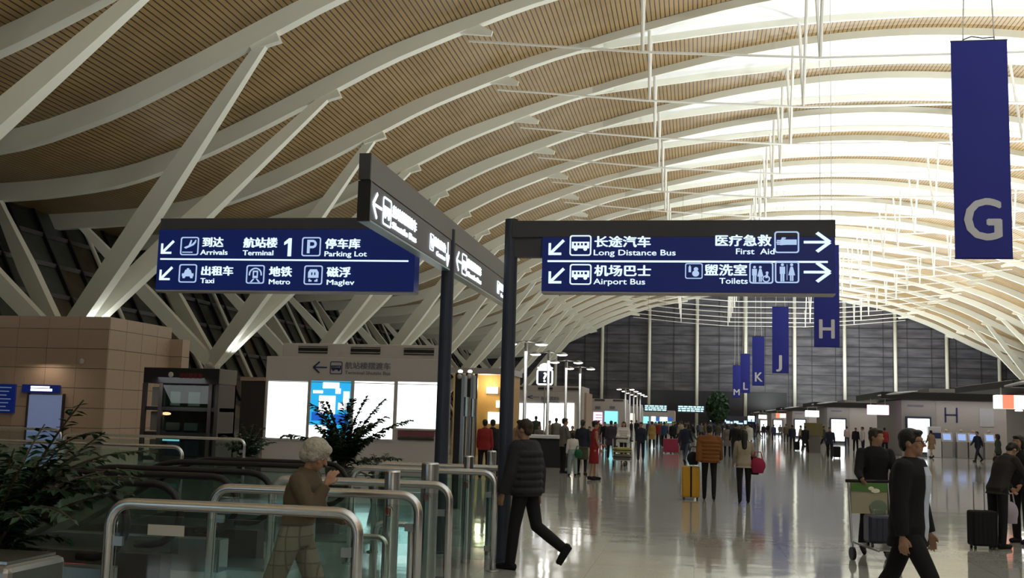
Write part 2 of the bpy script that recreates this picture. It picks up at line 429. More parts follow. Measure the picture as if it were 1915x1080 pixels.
def ceiling_strip(y0, y1, shared):
    me = shared
    if me is None:
        vs, fs = [], []
        for x in XS:
            e = eye(x); z = sprof(x) + .48
            vs.append((x, y0 + e, z)); vs.append((x, y1 - e, z))
        for i in range(len(XS) - 1): fs.append((2 * i, 2 * i + 1, 2 * i + 3, 2 * i + 2))
        me = bpy.data.meshes.new('slatted_ceiling_bay'); me.from_pydata(vs, [], fs)
        uvl = me.uv_layers.new(name='UVMap')
        for p in me.polygons:
            for li in p.loop_indices:
                vi = me.loops[li].vertex_index; uvl.data[li].uv = (acc[vi // 2], vs[vi][1])
        me.materials.append(M_wood); me.polygons.foreach_set('use_smooth', [True] * len(me.polygons))
    o = bpy.data.objects.new('slatted_ceiling_bay', me); COL.objects.link(o); o.parent = ceil
    return o
first = None
for y in RIBS[:-1]:
    o = ceiling_strip(0, DY, first.data if first else None)
    if first is None: first = o
    o.location = (0, y, 0)

# roof arches: one box beam that splits round a lens-shaped skylight
def rib_mesh():
    b = MB(); N = len(XS)
    def strip(yc, wd, xs, zlo, zhi):
        vs = []
        for x in xs:
            z = sprof(x); y = yc(x); w2 = wd(x) / 2
            vs += [(x, y - w2, z + zlo(x)), (x, y + w2, z + zlo(x)), (x, y + w2, z + zhi), (x, y - w2, z + zhi)]
        fs = []
        for i in range(len(xs) - 1):
            for k in range(4): fs.append((4 * i + k, 4 * i + (k + 1) % 4, 4 * i + 4 + (k + 1) % 4, 4 * i + 4 + k))
        fs += [(3, 2, 1, 0), tuple(4 * (len(xs) - 1) + k for k in range(4))]
        b.add(vs, fs)
    xl = [x for x in XS if x <= XC - XN + 2.2]; xr = [2 * XC - x for x in xl][::-1]
    def wd(x):
        u = abs(x - XC)
        return .62 if u > XN + 3 else max(.5, .62 - (XN + 3 - u) * .02)
    def zl(x):
        u = abs(x - XC)
        return -.62 if u > 36 else -.62 + .55 * (36 - u) / (36 - XN)
    strip(lambda x: 0, wd, xl, zl, .52); strip(lambda x: 0, wd, xr, zl, .52)
    xm = [x for x in XS if abs(x - XC) <= XN + .8]
    for sgn in (-1, 1): strip(lambda x: sgn * (eye(x) + .02), lambda x: .22, xm, lambda x: -.06, .60)
    # tie brackets and column brackets
    for sx in (-1, 1):
        xn = XC + sx * 28.15; b.beam((xn + sx * .9, 0, sprof(xn) + .1), (xn - sx * 1.4, 0, sprof(xn) - .55), .4, 1.1, .2, .3)
        xn = XC + sx * 37.0; b.beam((xn - sx * .9, 0, sprof(xn) - .15), (xn + sx * .5, 0, sprof(xn) - .85), .44, 1.0, .40, .42)
    return b
def eye_mesh():
    b = MB(); xm = [XC + (-XN + .3) + (2 * XN - .6) * i / 44 for i in range(45)]
    vs = []
    for x in xm:
        e = eye(x) - .05; z = sprof(x)
        for t in (-1, -.5, 0, .5, 1): vs.append((x, t * e, z + .40 + .35 * (1 - t * t)))
    fs = [(5 * i + k, 5 * i + k + 1, 5 * i + 6 + k, 5 * i + 5 + k) for i in range(44) for k in range(4)]
    return b.add(vs, fs)
TIEX = [XC + s for s in (-28.15, -17.9, -8.0, 8.0, 17.9, 28.15)]
TIEZ = [24.0 - .25, 22.75, 22.1, 22.1, 22.75, 24.0 - .25]
ORD = ['rearmost', 'second', 'third', 'fourth', 'fifth', 'sixth', 'seventh', 'eighth', 'ninth', 'tenth', 'eleventh', 'twelfth', 'thirteenth', 'fourteenth', 'fifteenth', 'sixteenth', 'seventeenth', 'eighteenth', 'nineteenth', 'twentieth', 'twenty-first', 'twenty-second']
arch0 = thing('roof_arch', 'x', 'roof arch')
rib_o = rib_mesh().build('beam', M_white, arch0)
eye_o = eye_mesh().build('skylight', M_membrane, arch0, smooth=True); eye_o['label'] = 'white lens-shaped skylight blind'
rod_b = MB(); rod_b.sweep([(x, 0, z) for x, z in zip(TIEX, TIEZ)], .075, 6); rod_b.build('tie_rod', M_rod, arch0)
for x, z in list(zip(TIEX, TIEZ))[1:5]:
    for s_ in (-1, 1):
        b = MB(); b.sweep([(x, 0, z), (x, s_ * eye(x), sprof(x) + .1)], [.09, .115], 6); b.build('strut', M_rod, arch0)
arches = [arch0]
for i, y in enumerate(RIBS):
    a = arch0 if i == 0 else copy_tree(arch0)
    a.location = (0, y, 0)
    vis = y - 34
    if i < 12: lab = '%s white roof arch above and behind the viewer, counted backwards' % ORD[12 - i]
    elif i == 12: lab = 'nearest white roof arch, cutting the upper left corner of the photo'
    elif i == 13: lab = 'second nearest white roof arch, ending at the slanted arm seen highest'
    elif i == len(RIBS) - 1: lab = 'last white roof arch, standing against the far end glazing'
    else: lab = '%s white roof arch from the viewer, with skylight and tie rod' % ORD[i - 12]
    tag(a, lab, 'roof arch', 'white arches carrying the roof')

# forked columns
def forked(sx):
    """local origin at the foot, sx=-1 left side of the hall, arms reach x inward"""
    t = thing('forked_column', 'x', 'column')
    b = MB(); b.box(-.45, .45, -.45, .45, 0, 4.75); b.build('pedestal', M_kiosk if sx < 0 else M_kiosk, t, bevel=.03)
    b = MB(); b.lathe([(.5, 4.75), (.62, 4.9), (.5, 5.15)]); b.build('foot_casting', M_white, t)
    xin = 35.17 - 22.0; xo = 43.6 - 35.17
    for dy in (-4.78, 4.78):
        b = MB(); q = (-sx * xin, dy, sprof(-22.0) - .62)
        m_ = tuple(q[i] * .45 + (0, 0, 5.0)[i] * .55 for i in range(3))
        b.beam((0, dy * .03, 5.0), m_, .7, .95, .75, 1.15); b.beam(m_, q, .75, 1.15, .38, .5); b.build('inner_arm', M_white, t)
        b = MB(); q = (sx * xo, dy, sprof(-43.6) - .35); m_ = tuple(q[i] * .5 + (0, 0, 5.0)[i] * .5 for i in range(3))
        b.beam((0, dy * .03, 5.0), m_, .6, .85, .6, .95); b.beam(m_, q, .6, .95, .38, .45); b.build('outer_arm', M_white, t)
    return t
fl, fr = forked(-1), forked(1)
cols_left = ['left forked column behind the beige block, its arm crossing the ceiling highest', 'left forked column rising beside the dark display case', 'left forked column whose foot hides behind the grey poster kiosk, nearest of those', 'left forked column second behind the poster kiosk']
for k in range(-6, 10):
    y = 55.1 + 19.12 * k
    if y > 225: break
    for side, src, x in (('left', fl, -35.17), ('right', fr, 2 * XC + 35.17)):
        t = src if k == -6 else copy_tree(src)
        t.location = (x, y, 0)
        if side == 'left' and 0 <= k < 4: lab = cols_left[k]
        elif k < 0: lab = 'white forked roof column on the %s side, out of the picture' % side
        else: lab = '%s white forked roof column along the %s glazing, counted from the viewer' % (ORD[k] if k else 'first', side)
        tag(t, lab, 'column', 'forked columns on the %s' % side)

# side glazing: leaning walls of dark panes between mullions
def side_wall(side):
    wl = struct('wall_' + side)
    sg = -1 if side == 'left' else 1
    X = lambda x: x if sg < 0 else 2 * XC - x
    xt, zt, xb = -46.2, 15.6, -37.7
    pt = lambda t, off=0: (X(xb + (xt - xb) * t - off), zt * t)
    nrow = 7; py = 3.0; ys = [-77 + py * i for i in range(103)]
    pane = {}
    rest = MB()
    for i, y in enumerate(ys):
        for r in range(nrow):
            x0, z0 = pt(r / nrow + .006); x1, z1 = pt((r + 1) / nrow - .006)
            if 37 <= i < 77 and (side == 'left'):
                kk = (i * 7 + r * 3) % 5; mt_ = (M_nightglass, M_nightglass2, M_nightglass, M_nightglass3, M_nightglass2)[kk]
                if (r, kk) not in pane:
                    b = MB(); b.box(0, .05, 0, 2.86, 0, .001); b = MB()
                    b.add([(x0, .07, z0), (x0, 2.93, z0), (x1, 2.93, z1), (x1, .07, z1), (x0 + sg * .06, .07, z0), (x0 + sg * .06, 2.93, z0), (x1 + sg * .06, 2.93, z1), (x1 + sg * .06, .07, z1)],
                          [(0, 1, 2, 3), (7, 6, 5, 4), (0, 4, 5, 1), (1, 5, 6, 2), (2, 6, 7, 3), (3, 7, 4, 0)])
                    pane[(r, kk)] = b.build('pane', mt_, wl, loc=(0, y, 0))
                else:
                    inst(pane[(r, kk)], wl, (0, y, 0))
            else: rest.add([(x0, y + .07, z0), (x0, y + 2.93, z0), (x1, y + 2.93, z1), (x1, y + .07, z1)], [(0, 1, 2, 3)])
    rest.build('far_pane', M_nightglass2, wl)['kind'] = 'stuff'
    # mullions and transoms
    b = MB(); a0 = pt(0, -.1); a1 = pt(1, -.1); b.beam((a0[0], 0, a0[1]), (a1[0], 0, a1[1]), .16, .34); mu = b.build('mullion', M_dark, wl, loc=(0, ys[0], 0))
    for y in ys[1:]: inst(mu, wl, (0, y, 0))
    for r in range(nrow + 1):
        x0, z0 = pt(r / nrow, -.12); b = MB(); b.beam((x0, ys[0], z0), (x0, ys[-1], z0), .12, .3, side=(1, 0, 0)); b.build('transom', M_dark, wl)
    # slim white props in front of the glass every 9 m, each beside a pale tube
    b = MB(); a0 = pt(.02, -1.0); a1 = pt(.97, -1.0); b.sweep([(a0[0], 0, a0[1]), (a1[0], 0, a1[1])], .16, 8); pr = b.build('wall_prop', M_white, wl, loc=(0, 42.9, 0))
    for k in range(1, 20): inst(pr, wl, (0, 42.9 + DY * k, 0))
    # bottom kerb wall
    b = MB(); b.box(min(X(-38.4), X(-37.2)), max(X(-38.4), X(-37.2)), -78, 233, 0, .9); b.build('kerb', M_darkbrown, wl)
side_wall('left'); side_wall('right')

# far end: glazing with eight tall columns
we = struct('wall_back')
b = MB(); vs = [(x, 233.3, 0) for x in XS] + [(x, 233.3, sprof(x) + .7) for x in XS]; n_ = len(XS)
b.add(vs, [(i, i + 1, i + 1 + n_, i + n_) for i in range(n_ - 1)]); b.build('end_glazing', M_end, we)
for i in range(-4, 9):
    x = -20.04 + 10.16 * i + 10.16 * 0
    if x < -45: continue
    if x > 73: break
    b = MB(); b.lathe([(.36, 0), (.36, sprof(x) + .3)], (x, 232.6, 0), 12); b.build('column', M_white, we, smooth=True)
tr_ = MB()
for k in range(1, 15):
    z = 2.0 * k; xs = [x for x in XS if sprof(x) > z + .3]
    if xs: tr_.box(xs[0], xs[-1], 233.1, 233.25, z - .05, z + .05)
for k in range(50):
    x = -43 + 2.4 * k
    if k % 2: continue
    if x < 72: tr_.box(x - .04, x + .04, 233.1, 233.25, 0, sprof(x) + .5)
tr_.build('glazing_bars', mat('dark_grey_bar', (.03, .03, .035), .5), we)['kind'] = 'stuff'

b = MB(); vs = [(x, -78.5, 0) for x in XS] + [(x, -78.5, sprof(x) + .7) for x in XS]
wf = struct('wall_front'); b.add(vs, [(i + 1, i, i + n_, i + 1 + n_) for i in range(n_ - 1)]); b.build('cladding', M_beige, wf)
b = MB(); b.box(-16, 19, 233.0, 233.08, .1, 8.2); b.build('lower_glazing', mat('navy_black_glass', (.012, .012, .02), .3), we)
# floor with the escalator well
fl_ = struct('floor')
WX0, WX1, WY0, WY1 = -17.5, -7.1, 8.45, 15.75
b = MB()
for x0, x1, y0, y1 in ((WX1, 85, -79, 240), (-52, WX0, -79, 240), (WX0, WX1, -79, WY0), (WX0, WX1, WY1, 240)):
    b.box(x0, x1, y0, y1, -.35, 0)
b.build('floor_slab', M_floor, fl_)
b = MB(); b.box(WX0 - .3, WX1 + .3, WY0 - .3, WY1 + .3, -6.2, -6.0); b.build('lower_floor', M_floor, fl_)
b = MB(); b.box(WX0 - .3, WX0, WY0 - .3, WY1 + .3, -6, -.35); b.box(WX1, WX1 + .3, WY0 - .3, WY1 + .3, -6, -.35)
b.box(WX0, WX1, WY0 - .3, WY0, -6, -.35); b.box(WX0, WX1, WY1, WY1 + .3, -6, -.35); b.build('well_lining', M_kiosk2, fl_)

# ================================================================== overhead signs
def signs():
    # right-hand sign on its pole
    Y = 13.0; x0p = -2.28
    t = thing('sign_board', 'navy overhead sign on a dark pole listing buses, first aid and toilets', 'sign', (x0p, Y, 0))
    def L(px, py): x, z = at(px, py, Y - .13); return x - x0p, z
    b = MB(); b.lathe([(.13, 0), (.13, .02), (.09, .03), (.083, 4.17), (.083, 4.19)], n=20); b.build('pole', M_post, t, smooth=False)
    zt = 4.16; xr = at(1562, 470, Y - .13)[0] - x0p; xl = at(1014, 470, Y - .13)[0] - x0p
    b = MB(); b.box(.02, xr + .01, -.09, .09, zt - .21, zt); b.build('hood', M_hood, t, bevel=.006)
    b = MB(); b.box(.02, xl, -.06, .06, zt - .45, zt - .2); b.build('bracket_panel', M_hood, t)
    zb = at(1290, 546, Y - .13)[1]
    b = MB(); b.box(xl, xr, -.13, .13, zb, zt - .215); b.build('sign_face', M_blue, t, bevel=.006)
    b = MB(); b.box(xl, xr, -.12, .12, zb - .018, zb - .001); b.build('bottom_trim', M_kiosk, t)
    yf = -.136
    def T(s, px, py, cap, m, al='LEFT', wpx=None, bold=.02):
        x, z = L(px, py); text(s, x, z, cap * Y / 2000, m, t, yf, bold, width=None if wpx is None else wpx * Y / 2000, align=al)
    def I(k, px, py, sz, m=M_icon, w_=None):
        x, z = L(px, py); icon(k, x, z, sz * Y / 2000, m, t, yf, wid=None if w_ is None else w_ * Y / 2000)
    x, z = L(1024, 488); b = MB(); x2, z2 = L(1548, 481); b.add([(x, yf, z - .012), (x2, yf, z - .012), (x2, yf, z + .012), (x, yf, z + .012)], [(0, 1, 2, 3)]); b.build('divider_line', M_letter, t)
    I('arrow_dl', 1028, 475, 27, M_letter); I('bus', 1065, 478, 39, M_letter, 41)
    T('长途汽车', 1111, 460, 20, M_letter, wpx=105, bold=.03); T('Long Distance Bus', 1109, 477, 10.5, M_letter, wpx=152)
    T('医疗急救', 1336, 458, 20, M_letter, wpx=101, bold=.03); T('First  Aid', 1375, 475, 10.5, M_letter, wpx=69)
    I('firstaid', 1448, 473, 40, M_icon, 44); I('arrow_r', 1503, 471, 36, M_letter, 46)
    I('arrow_dl', 1028, 528, 27, M_letter); I('bus', 1065, 532, 39, M_letter, 41)
    T('机场巴士', 1111, 514, 20, M_letter, wpx=106, bold=.03); T('Airport Bus', 1110, 531, 10.5, M_letter, wpx=96)
    I('nursery', 1281, 521, 29, M_icon, 32); T('盥洗室', 1317, 513, 20, M_letter, wpx=77, bold=.03); T('Toilets', 1345, 530, 10.5, M_letter, wpx=51)
    I('accessible', 1401, 530, 40, M_icon, 43); I('toilets', 1449, 529, 40, M_icon, 43); I('arrow_r', 1503, 527, 36, M_letter, 46)
    # left-hand sign hangs off the second pole
    Y = 13.55; x0p = at(837, 520, Y)[0]
    t = thing('sign_board', 'navy overhead sign listing arrivals, parking lot, taxi, metro and maglev, left of the poles', 'sign', (x0p, Y, 0))
    def L(px, py): x, z = at(px, py, Y - .13); return x - x0p, z
    b = MB(); b.lathe([(.13, 0), (.13, .02), (.09, .03), (.083, 4.14), (.083, 4.16)], n=20); b.build('pole', M_post, t)
    zt = at(540, 406, Y - .13)[1]; xl = at(295, 470, Y - .13)[0] - x0p; xr = at(776, 470, Y - .13)[0] - x0p; zb = at(540, 543, Y - .13)[1]
    b = MB(); b.box(xl - .01, -.02, -.09, .09, zt - .16, zt); b.build('hood', M_hood, t, bevel=.006)
    b = MB(); b.box(xr, -.05, -.06, .06, zt - .42, zt - .15); b.build('bracket_panel', M_hood, t)
    b = MB(); b.box(xl, xr, -.13, .13, zb, zt - .165); b.build('sign_face', M_blue, t, bevel=.006)
    b = MB(); b.box(xl, xr, -.12, .12, zb - .018, zb - .001); b.build('bottom_trim', M_kiosk, t)
    x, z = L(300, 484); b = MB(); x2, z2 = L(764, 488); b.add([(x, yf, z - .011), (x2, yf, z2 - .011), (x2, yf, z2 + .011), (x, yf, z + .011)], [(0, 1, 2, 3)]); b.build('divider_line', M_letter, t)
    I('arrow_dl', 303, 473, 25, M_letter); I('plane', 337, 477, 37, M_icon, 39)
    T('到达', 378, 460, 19, M_letter, wpx=45, bold=.035); T('Arrivals', 375, 476, 10, M_letter, wpx=58)
    T('航站楼', 455, 461, 19, M_letter, wpx=72, bold=.035); T('Terminal', 454, 477, 10, M_letter, wpx=64); I('one', 530, 479, 36, M_letter, 17)
    I('parking', 564, 479, 38, M_icon, 39); T('停车库', 608, 463, 19, M_letter, wpx=72, bold=.035); T('Parking Lot', 606, 479, 10, M_letter, wpx=86)
    I('arrow_dl', 300, 522, 25, M_letter); I('taxi', 334, 528, 37, M_icon, 38)
    T('出租车', 375, 513, 18, M_letter, wpx=68, bold=.035); T('Taxi', 375, 529, 10, M_letter, wpx=29)
    I('metro', 460, 530, 37, M_icon, 38); T('地铁', 503, 515, 19, M_letter, wpx=48, bold=.035); T('Metro', 502, 531, 10, M_letter, wpx=44)
    I('maglev', 568, 532, 38, M_icon, 38); T('磁浮', 611, 516, 19, M_letter, wpx=49, bold=.035); T('Maglev', 610, 532, 10, M_letter, wpx=56)
    # sign running along the hall, through the second pole
    t = thing('sign_board', 'long grey-faced overhead sign running away through the pole, with arrows, bus symbol and white characters', 'sign', (x0p, Y, 0))
    zt = 4.27; yn = AX0 - Y; ye = 4.35; hx = .055
    b = MB(); b.box(-hx, hx, yn, ye, zt - .26, zt); b.build('hood', M_hoodlt, t)
    b = MB(); b.box(-hx - .004, hx + .004, yn - .03, yn, zt - .26, zt); b.build('hood_end', M_hood, t)
    for a, c in ((yn + .02, -.14), (.14, ye - .05)):
        b = MB(); b.box(-.06, .06, a, c, 3.62, zt - .275); b.build('sign_face', M_hoodface, t, bevel=.006)
        b = MB(); b.box(-.065, .065, a - .03, a, 3.60, zt - .27); b.build('end_cap', M_dark, t)
        b = MB(); b.box(-.06, .06, a, c, 3.598, 3.618); b.build('underside_strip', mat('pale_blue_strip', (.25, .38, .45), .3), t)
        xf = .066; ln = c - a
        icon('arrow_l', a + .06, 3.66, .26, M_letterhot, t, xf, rot=FACE_X, wid=.3)
        icon('bus', a + .40, 3.65, .29, M_letterhot, t, xf, rot=FACE_X, wid=.30)
        text('航站楼摆渡车', a + .75, 3.80, .12, M_letterhot, t, xf, .04, width=.98, align='LEFT', rot=FACE_X)
        text('Shuttle Bus', a + .75, 3.67, .07, M_letterhot, t, xf, .04, width=.98, align='LEFT', rot=FACE_X)
        icon('nursery', c - 1.12, 3.70, .20, M_letterhot, t, xf, rot=FACE_X, wid=.18)
        text('值机柜台', c - .92, 3.79, .11, M_letterhot, t, xf, .04, width=.62, align='LEFT', rot=FACE_X)
        text('Counters', c - .78, 3.68, .06, M_letterhot, t, xf, .04, width=.46, align='LEFT', rot=FACE_X)
        icon('arrow_d', c - .27, 3.64, .30, M_letterhot, t, xf, rot=FACE_X, wid=.18)
AX0 = 9.9
signs()

# ================================================================== hanging letter banners
for i, (ch, px) in enumerate((('G', 1832), ('H', 1547), ('J', 1459), ('K', 1417), ('L', 1393), ('M', 1375))):
    y = 31 + 36 * i
    t = thing('letter_banner', 'hanging navy blue banner lettered %s in pale grey' % ch, 'banner', (7.83, y, 6.44), 0, 'blue island banners')
    b = MB(); n_ = 12; vs = []; 
    for k in range(n_ + 1):
        x = -.75 + 1.5 * k / n_; yy = .035 * math.sin(k / n_ * pi * 1.0) * -1
        for z in (0, 6.2): vs += [(x, yy - .02, z), (x, yy + .02, z)]
    fs = []
    for k in range(n_):
        a = 4 * k; c = a + 4; fs += [(a, c, c + 2, a + 2), (a + 1, a + 3, c + 3, c + 1), (a, a + 1, c + 1, c), (a + 2, c + 2, c + 3, a + 3)]
    fs += [(0, 2, 3, 1), (4 * n_, 4 * n_ + 1, 4 * n_ + 3, 4 * n_ + 2)]
    b.add(vs, fs); b.build('cloth', M_banner, t)
    b = MB(); b.sweep([(-.76, 0, 6.22), (.76, 0, 6.22)], .025, 8); b.build('top_rail', M_dark, t)
    b = MB(); b.sweep([(-.76, 0, -.01), (.76, 0, -.01)], .02, 8); b.build('bottom_rail', M_banner, t)
    zt = sprof(7.83) + .7 - 6.44
    for sx in (-.42, .42): b = MB(); b.sweep([(sx, 0, 6.23), (sx * .8, 0, 8.6), (sx * .8, 0, zt)], .02, 5); b.build('hanging_cable', M_rod, t)
    b = MB(); b.sweep([(-.42, -.03, 6.25), (-.2, -.05, 6.33), (.1, -.05, 6.27), (.42, -.03, 6.3)], .018, 5); b.build('rope', M_dark, t)
    text(ch, 0, .52, 1.15, M_bannerprint, t, -.062, .035, width=dict(G=1.0, H=.92, J=.55, K=.95, L=.75, M=1.15)[ch], align='CENTER')

# ================================================================== poster kiosks
def lit_poster(t, x0, x1, y, z0, z1, mt, name='lit_poster', face=-1):
    b = MB(); b.box(x0, x1, min(y, y + face * .03), max(y, y + face * .03), z0, z1); o = b.build(name, mt, t); return o
def kiosk(name, label, x0, x1, y0, y1, zt=3.26, crown=.4, louvres=3, loc=None, material=None, group=None, face=-1):
    t = thing(name, label, 'kiosk', ((x0 + x1) / 2, y0 if face < 0 else y1, 0), 0, group); ox, oy = t.location.x, t.location.y
    m_ = material or M_kiosk
    b = MB(); b.box(x0 - ox, x1 - ox, y0 - oy, y1 - oy, 0, zt); b.build('body', m_, t, bevel=.02)
    b = MB(); b.box(x0 + .38 - ox, x1 - .05 - ox, y0 + .25 - oy, y1 - .25 - oy, zt, zt + crown); b.build('crown', m_, t, bevel=.02)
    b = MB(); b.box(x0 - .01 - ox, x1 + .01 - ox, y0 - .02 - oy, y1 + .02 - oy, zt - .72, zt - .70); b.build('seam', M_kiosk2, t)
    wv = (x1 - x0 - .4) / louvres
    for k in range(louvres):
        xa = x0 + .38 - ox + wv * k + wv * .30 ; xb = xa + wv * .56
        b = MB(); yy = y0 + .24 - oy
        b.box(xa, xb, yy - .01, yy + .02, zt + .18, zt + .27); b.box(xa, xb, yy - .01, yy + .02, zt + .12, zt + .15); b.box(xa, xb, yy - .01, yy + .02, zt + .30, zt + .315); b.build('louvre', M_dark, t)
    return t, ox, oy
YK = 29.0
def PX(px, py): return at(px, py, YK)
t, ox, oy = kiosk('poster_kiosk', 'large grey kiosk with four lit poster boxes behind the potted plant', at(497, 700, YK)[0], at(822, 700, YK)[0], YK, 30.2)
for k, (xa, xb, ya, yb, m_) in enumerate(((503, 572, 711, 820, M_lit), (583, 653, 711, 820, M_litcyan), (664, 734, 712, 821, M_lit), (745, 818, 713, 802, M_lit))):
    X0, Z1 = PX(xa, ya); X1, Z0 = PX(xb, yb)
    b = MB()
    for a, c, e, f in ((X0 - ox - .05, X0 - ox, Z0 - .05, Z1 + .05), (X1 - ox, X1 - ox + .05, Z0 - .05, Z1 + .05), (X0 - ox, X1 - ox, Z1, Z1 + .05), (X0 - ox, X1 - ox, Z0 - .05, Z0)): b.box(a, c, -.05, 0, e, f)
    b.build('poster_frame', M_kiosk, t)
    b = MB(); b.box(X0 - ox, X1 - ox, -.012, -.001, Z0, Z1); o = b.build('lit_poster', m_, t)
    if m_ is M_litcyan:
        o['label'] = 'lit cyan poster with white blocks'
        hh = Z1 - Z0; ww = X1 - X0
        for a, c, e, f in ((.3, .7, .87, .97), (.06, .3, .78, .83), (.22, .62, .42, .74), (.62, .74, .78, .87), (.82, .96, .62, .82), (.7, .92, .5, .62), (0, .45, 0, .22)):
            lit_poster(t, X0 - ox + a * ww, X0 - ox + c * ww, -.014, Z0 + e * hh, Z0 + f * hh, M_lit, 'poster_print')
        for a, c, e, f in ((.05, .35, .3, .45), (.6, .95, .25, .42)): lit_poster(t, X0 - ox + a * ww, X0 - ox + c * ww, -.014, Z0 + e * hh, Z0 + f * hh, M_litblue, 'poster_print')
X0, Z1 = PX(745, 804); X1, Z0 = PX(812, 817)
b = MB(); b.box(X0 - ox, X1 - ox, -.05, 0, Z0, Z1); b.build('maroon_strip', mat('maroon_print', (.16, .05, .06), .5), t)
b = MB(); b.box(X0 - ox, X1 - ox, -.05, 0, Z0 - .1, Z0 - .03); b.build('dark_strip', M_darkbrown, t)
x, z = PX(586, 697); icon('arrow_l', x - ox, z, .33, M_navyprint, t, -.012, wid=.40)
x, z = PX(617, 699); icon('bus', x - ox, z, .36, M_navyprint, t, -.012)
x, z = PX(645, 688); text('航站楼摆渡车', x - ox, z, .19, M_greyprint, t, -.012, .02, width=1.33, align='LEFT')
x, z = PX(645, 699); text('Terminal Shuttle Bus', x - ox, z, .095, M_greyprint, t, -.012, .01, width=1.33, align='LEFT')

YK = 65.0
t, ox, oy = kiosk('poster_kiosk', 'second grey kiosk, behind the man at the pole, with one wide white lit panel', -12.0, -6.75, YK, 70)
for k, (xa, xb) in enumerate(((930, 963), (964, 979), (981, 1025), (1027, 1059), (1061, 1073))):
    X0, Z1 = PX(xa, 753); X1, Z0 = PX(xb, 808)
    lit_poster(t, X0 - ox, X1 - ox, -.02, Z0, Z1, M_lit if xa < 1055 else M_litwarm)
x, z = PX(986, 745); icon('arrow_l', x - ox, z, .22, M_navyprint, t, -.012, wid=.75)
x, z = PX(1012, 747); text('航站楼摆渡车', x - ox, z, .22, M_greyprint, t, -.012, .02, width=1.1, align='LEFT')
x, z = PX(1012, 752); text('Terminal Shuttle Bus', x - ox, z, .1, M_greyprint, t, -.012, .01, width=1.1, align='LEFT')
b = MB(); b.box(2.63, 2.75, 1.2, 5, 0, 3.3); b.build('side_panel', M_beige2, t)

YK = 101.0
t, ox, oy = kiosk('shop_kiosk', 'third grey kiosk down the hall with a cyan lit panel', -12.0, -6.4, YK, 106, crown=.35)
for xa, xb, ya, yb, m_ in ((1094, 1101, 771, 785, M_litpink), (1110, 1126, 770, 796, M_litpink), (1131, 1155, 768, 792, M_litcyan2)):
    X0, Z1 = PX(xa, ya); X1, Z0 = PX(xb, yb); lit_poster(t, X0 - ox, X1 - ox, -.02, Z0, Z1, m_)
for r in range(4):
    X0, Z1 = PX(1114, 775 + 5 * r); X1, Z0 = PX(1126, 776.5 + 5 * r); lit_poster(t, X0 - ox, X1 - ox, -.06, Z0, Z1, M_darkbrown, 'shelf')
for xa in (1113, 1140):
    X0, Z1 = PX(xa, 764); lit_poster(t, X0 - ox, X0 - ox + .5, -.06, Z1, Z1 + .25, M_greyprint, 'small_sign')
YK = 119.0
t, ox, oy = kiosk('shop_kiosk', 'grey kiosk with a yellowish white lit panel behind the third kiosk', at(1156, 780, YK)[0], at(1199, 780, YK)[0], YK, 124, zt=3.1, crown=.3)
for xa, xb, ya, yb, m_ in ((1158, 1166, 772, 797, M_litwarm), (1168, 1186, 772, 797, M_litwarm)):
    X0, Z1 = PX(xa, ya); X1, Z0 = PX(xb, yb); lit_poster(t, X0 - ox, X1 - ox, -.02, Z0, Z1, m_)
YK = 137.0
t, ox, oy = kiosk('shop_kiosk', 'white boxy kiosk far down the hall with a blue lit strip', at(1203, 780, YK)[0], at(1262, 780, YK)[0], YK, 142, zt=2.9, crown=.1, material=M_kiosk)
for xa, xb, ya, yb, m_ in ((1202, 1213, 778, 791, M_litcyan2), (1218, 1226, 778, 788, M_lit), (1227, 1233, 780, 785, M_litblue), (1234, 1248, 779, 787, M_lit), (1249, 1257, 780, 785, M_litblue), (1218, 1257, 787.2, 790, M_litcyan2)):
    X0, Z1 = PX(xa, ya); X1, Z0 = PX(xb, yb); lit_poster(t, X0 - ox, X1 - ox, -.02, Z0, Z1, m_)
# the matching kiosk behind the viewer, mirrored in the balustrade glass
YB = -4.0
t = thing('poster_kiosk', 'grey poster kiosk behind the viewer, facing the escalators', 'kiosk', (-9.6, YB, 0))
b = MB(); b.box(-2.5, 2.5, -4, 0, 0, 3.3); b.build('body', M_kiosk, t, bevel=.02)
for k in range(4): lit_poster(t, -2.3 + 1.2 * k, -1.3 + 1.2 * k, 0, .95, 2.6, (M_litcyan2, M_litcyan, M_lit, M_litcyan2)[k], face=1)

# flight boards hanging over the hall
for xa, xb, yt, yb, lab in ((1204, 1248, 756, 770, 'dark hanging flight board with pale cyan lines, left of the two'), (1266, 1318, 757, 772, 'dark hanging flight board with pale cyan lines, right of the two')):
    Y = 125; X0, Z1 = at(xa, yt, Y); X1, Z0 = at(xb, yb, Y)
    t = thing('flight_board', lab, 'display', ((X0 + X1) / 2, Y, Z0), 0, 'flight boards')
    hw = (X1 - X0) / 2; hh = Z1 - Z0
    b = MB(); b.box(-hw, hw, -.1, .1, 0, hh); b.build('casing', M_post, t)
    R_.seed(3)
    for r in range(3):
        x = -hw * .9
        while x < hw * .8:
            l = R_.uniform(.25, .6); b = MB(); b.box(x, min(x + l, hw * .92), -.13, -.1, .14 + r * hh * .28, .14 + r * hh * .28 + hh * .18); b.build('text_row', glow('cyan_white_text', (.55, .95, 1), 1.6), t); x += l + .09
    for sx in (-.7, .7):
        b = MB(); b.sweep([(hw * sx, 0, hh), (hw * sx, 0, sprof(t.location.x) + .7 - Z0)], .014, 5); b.build('hanging_rod', M_post, t)
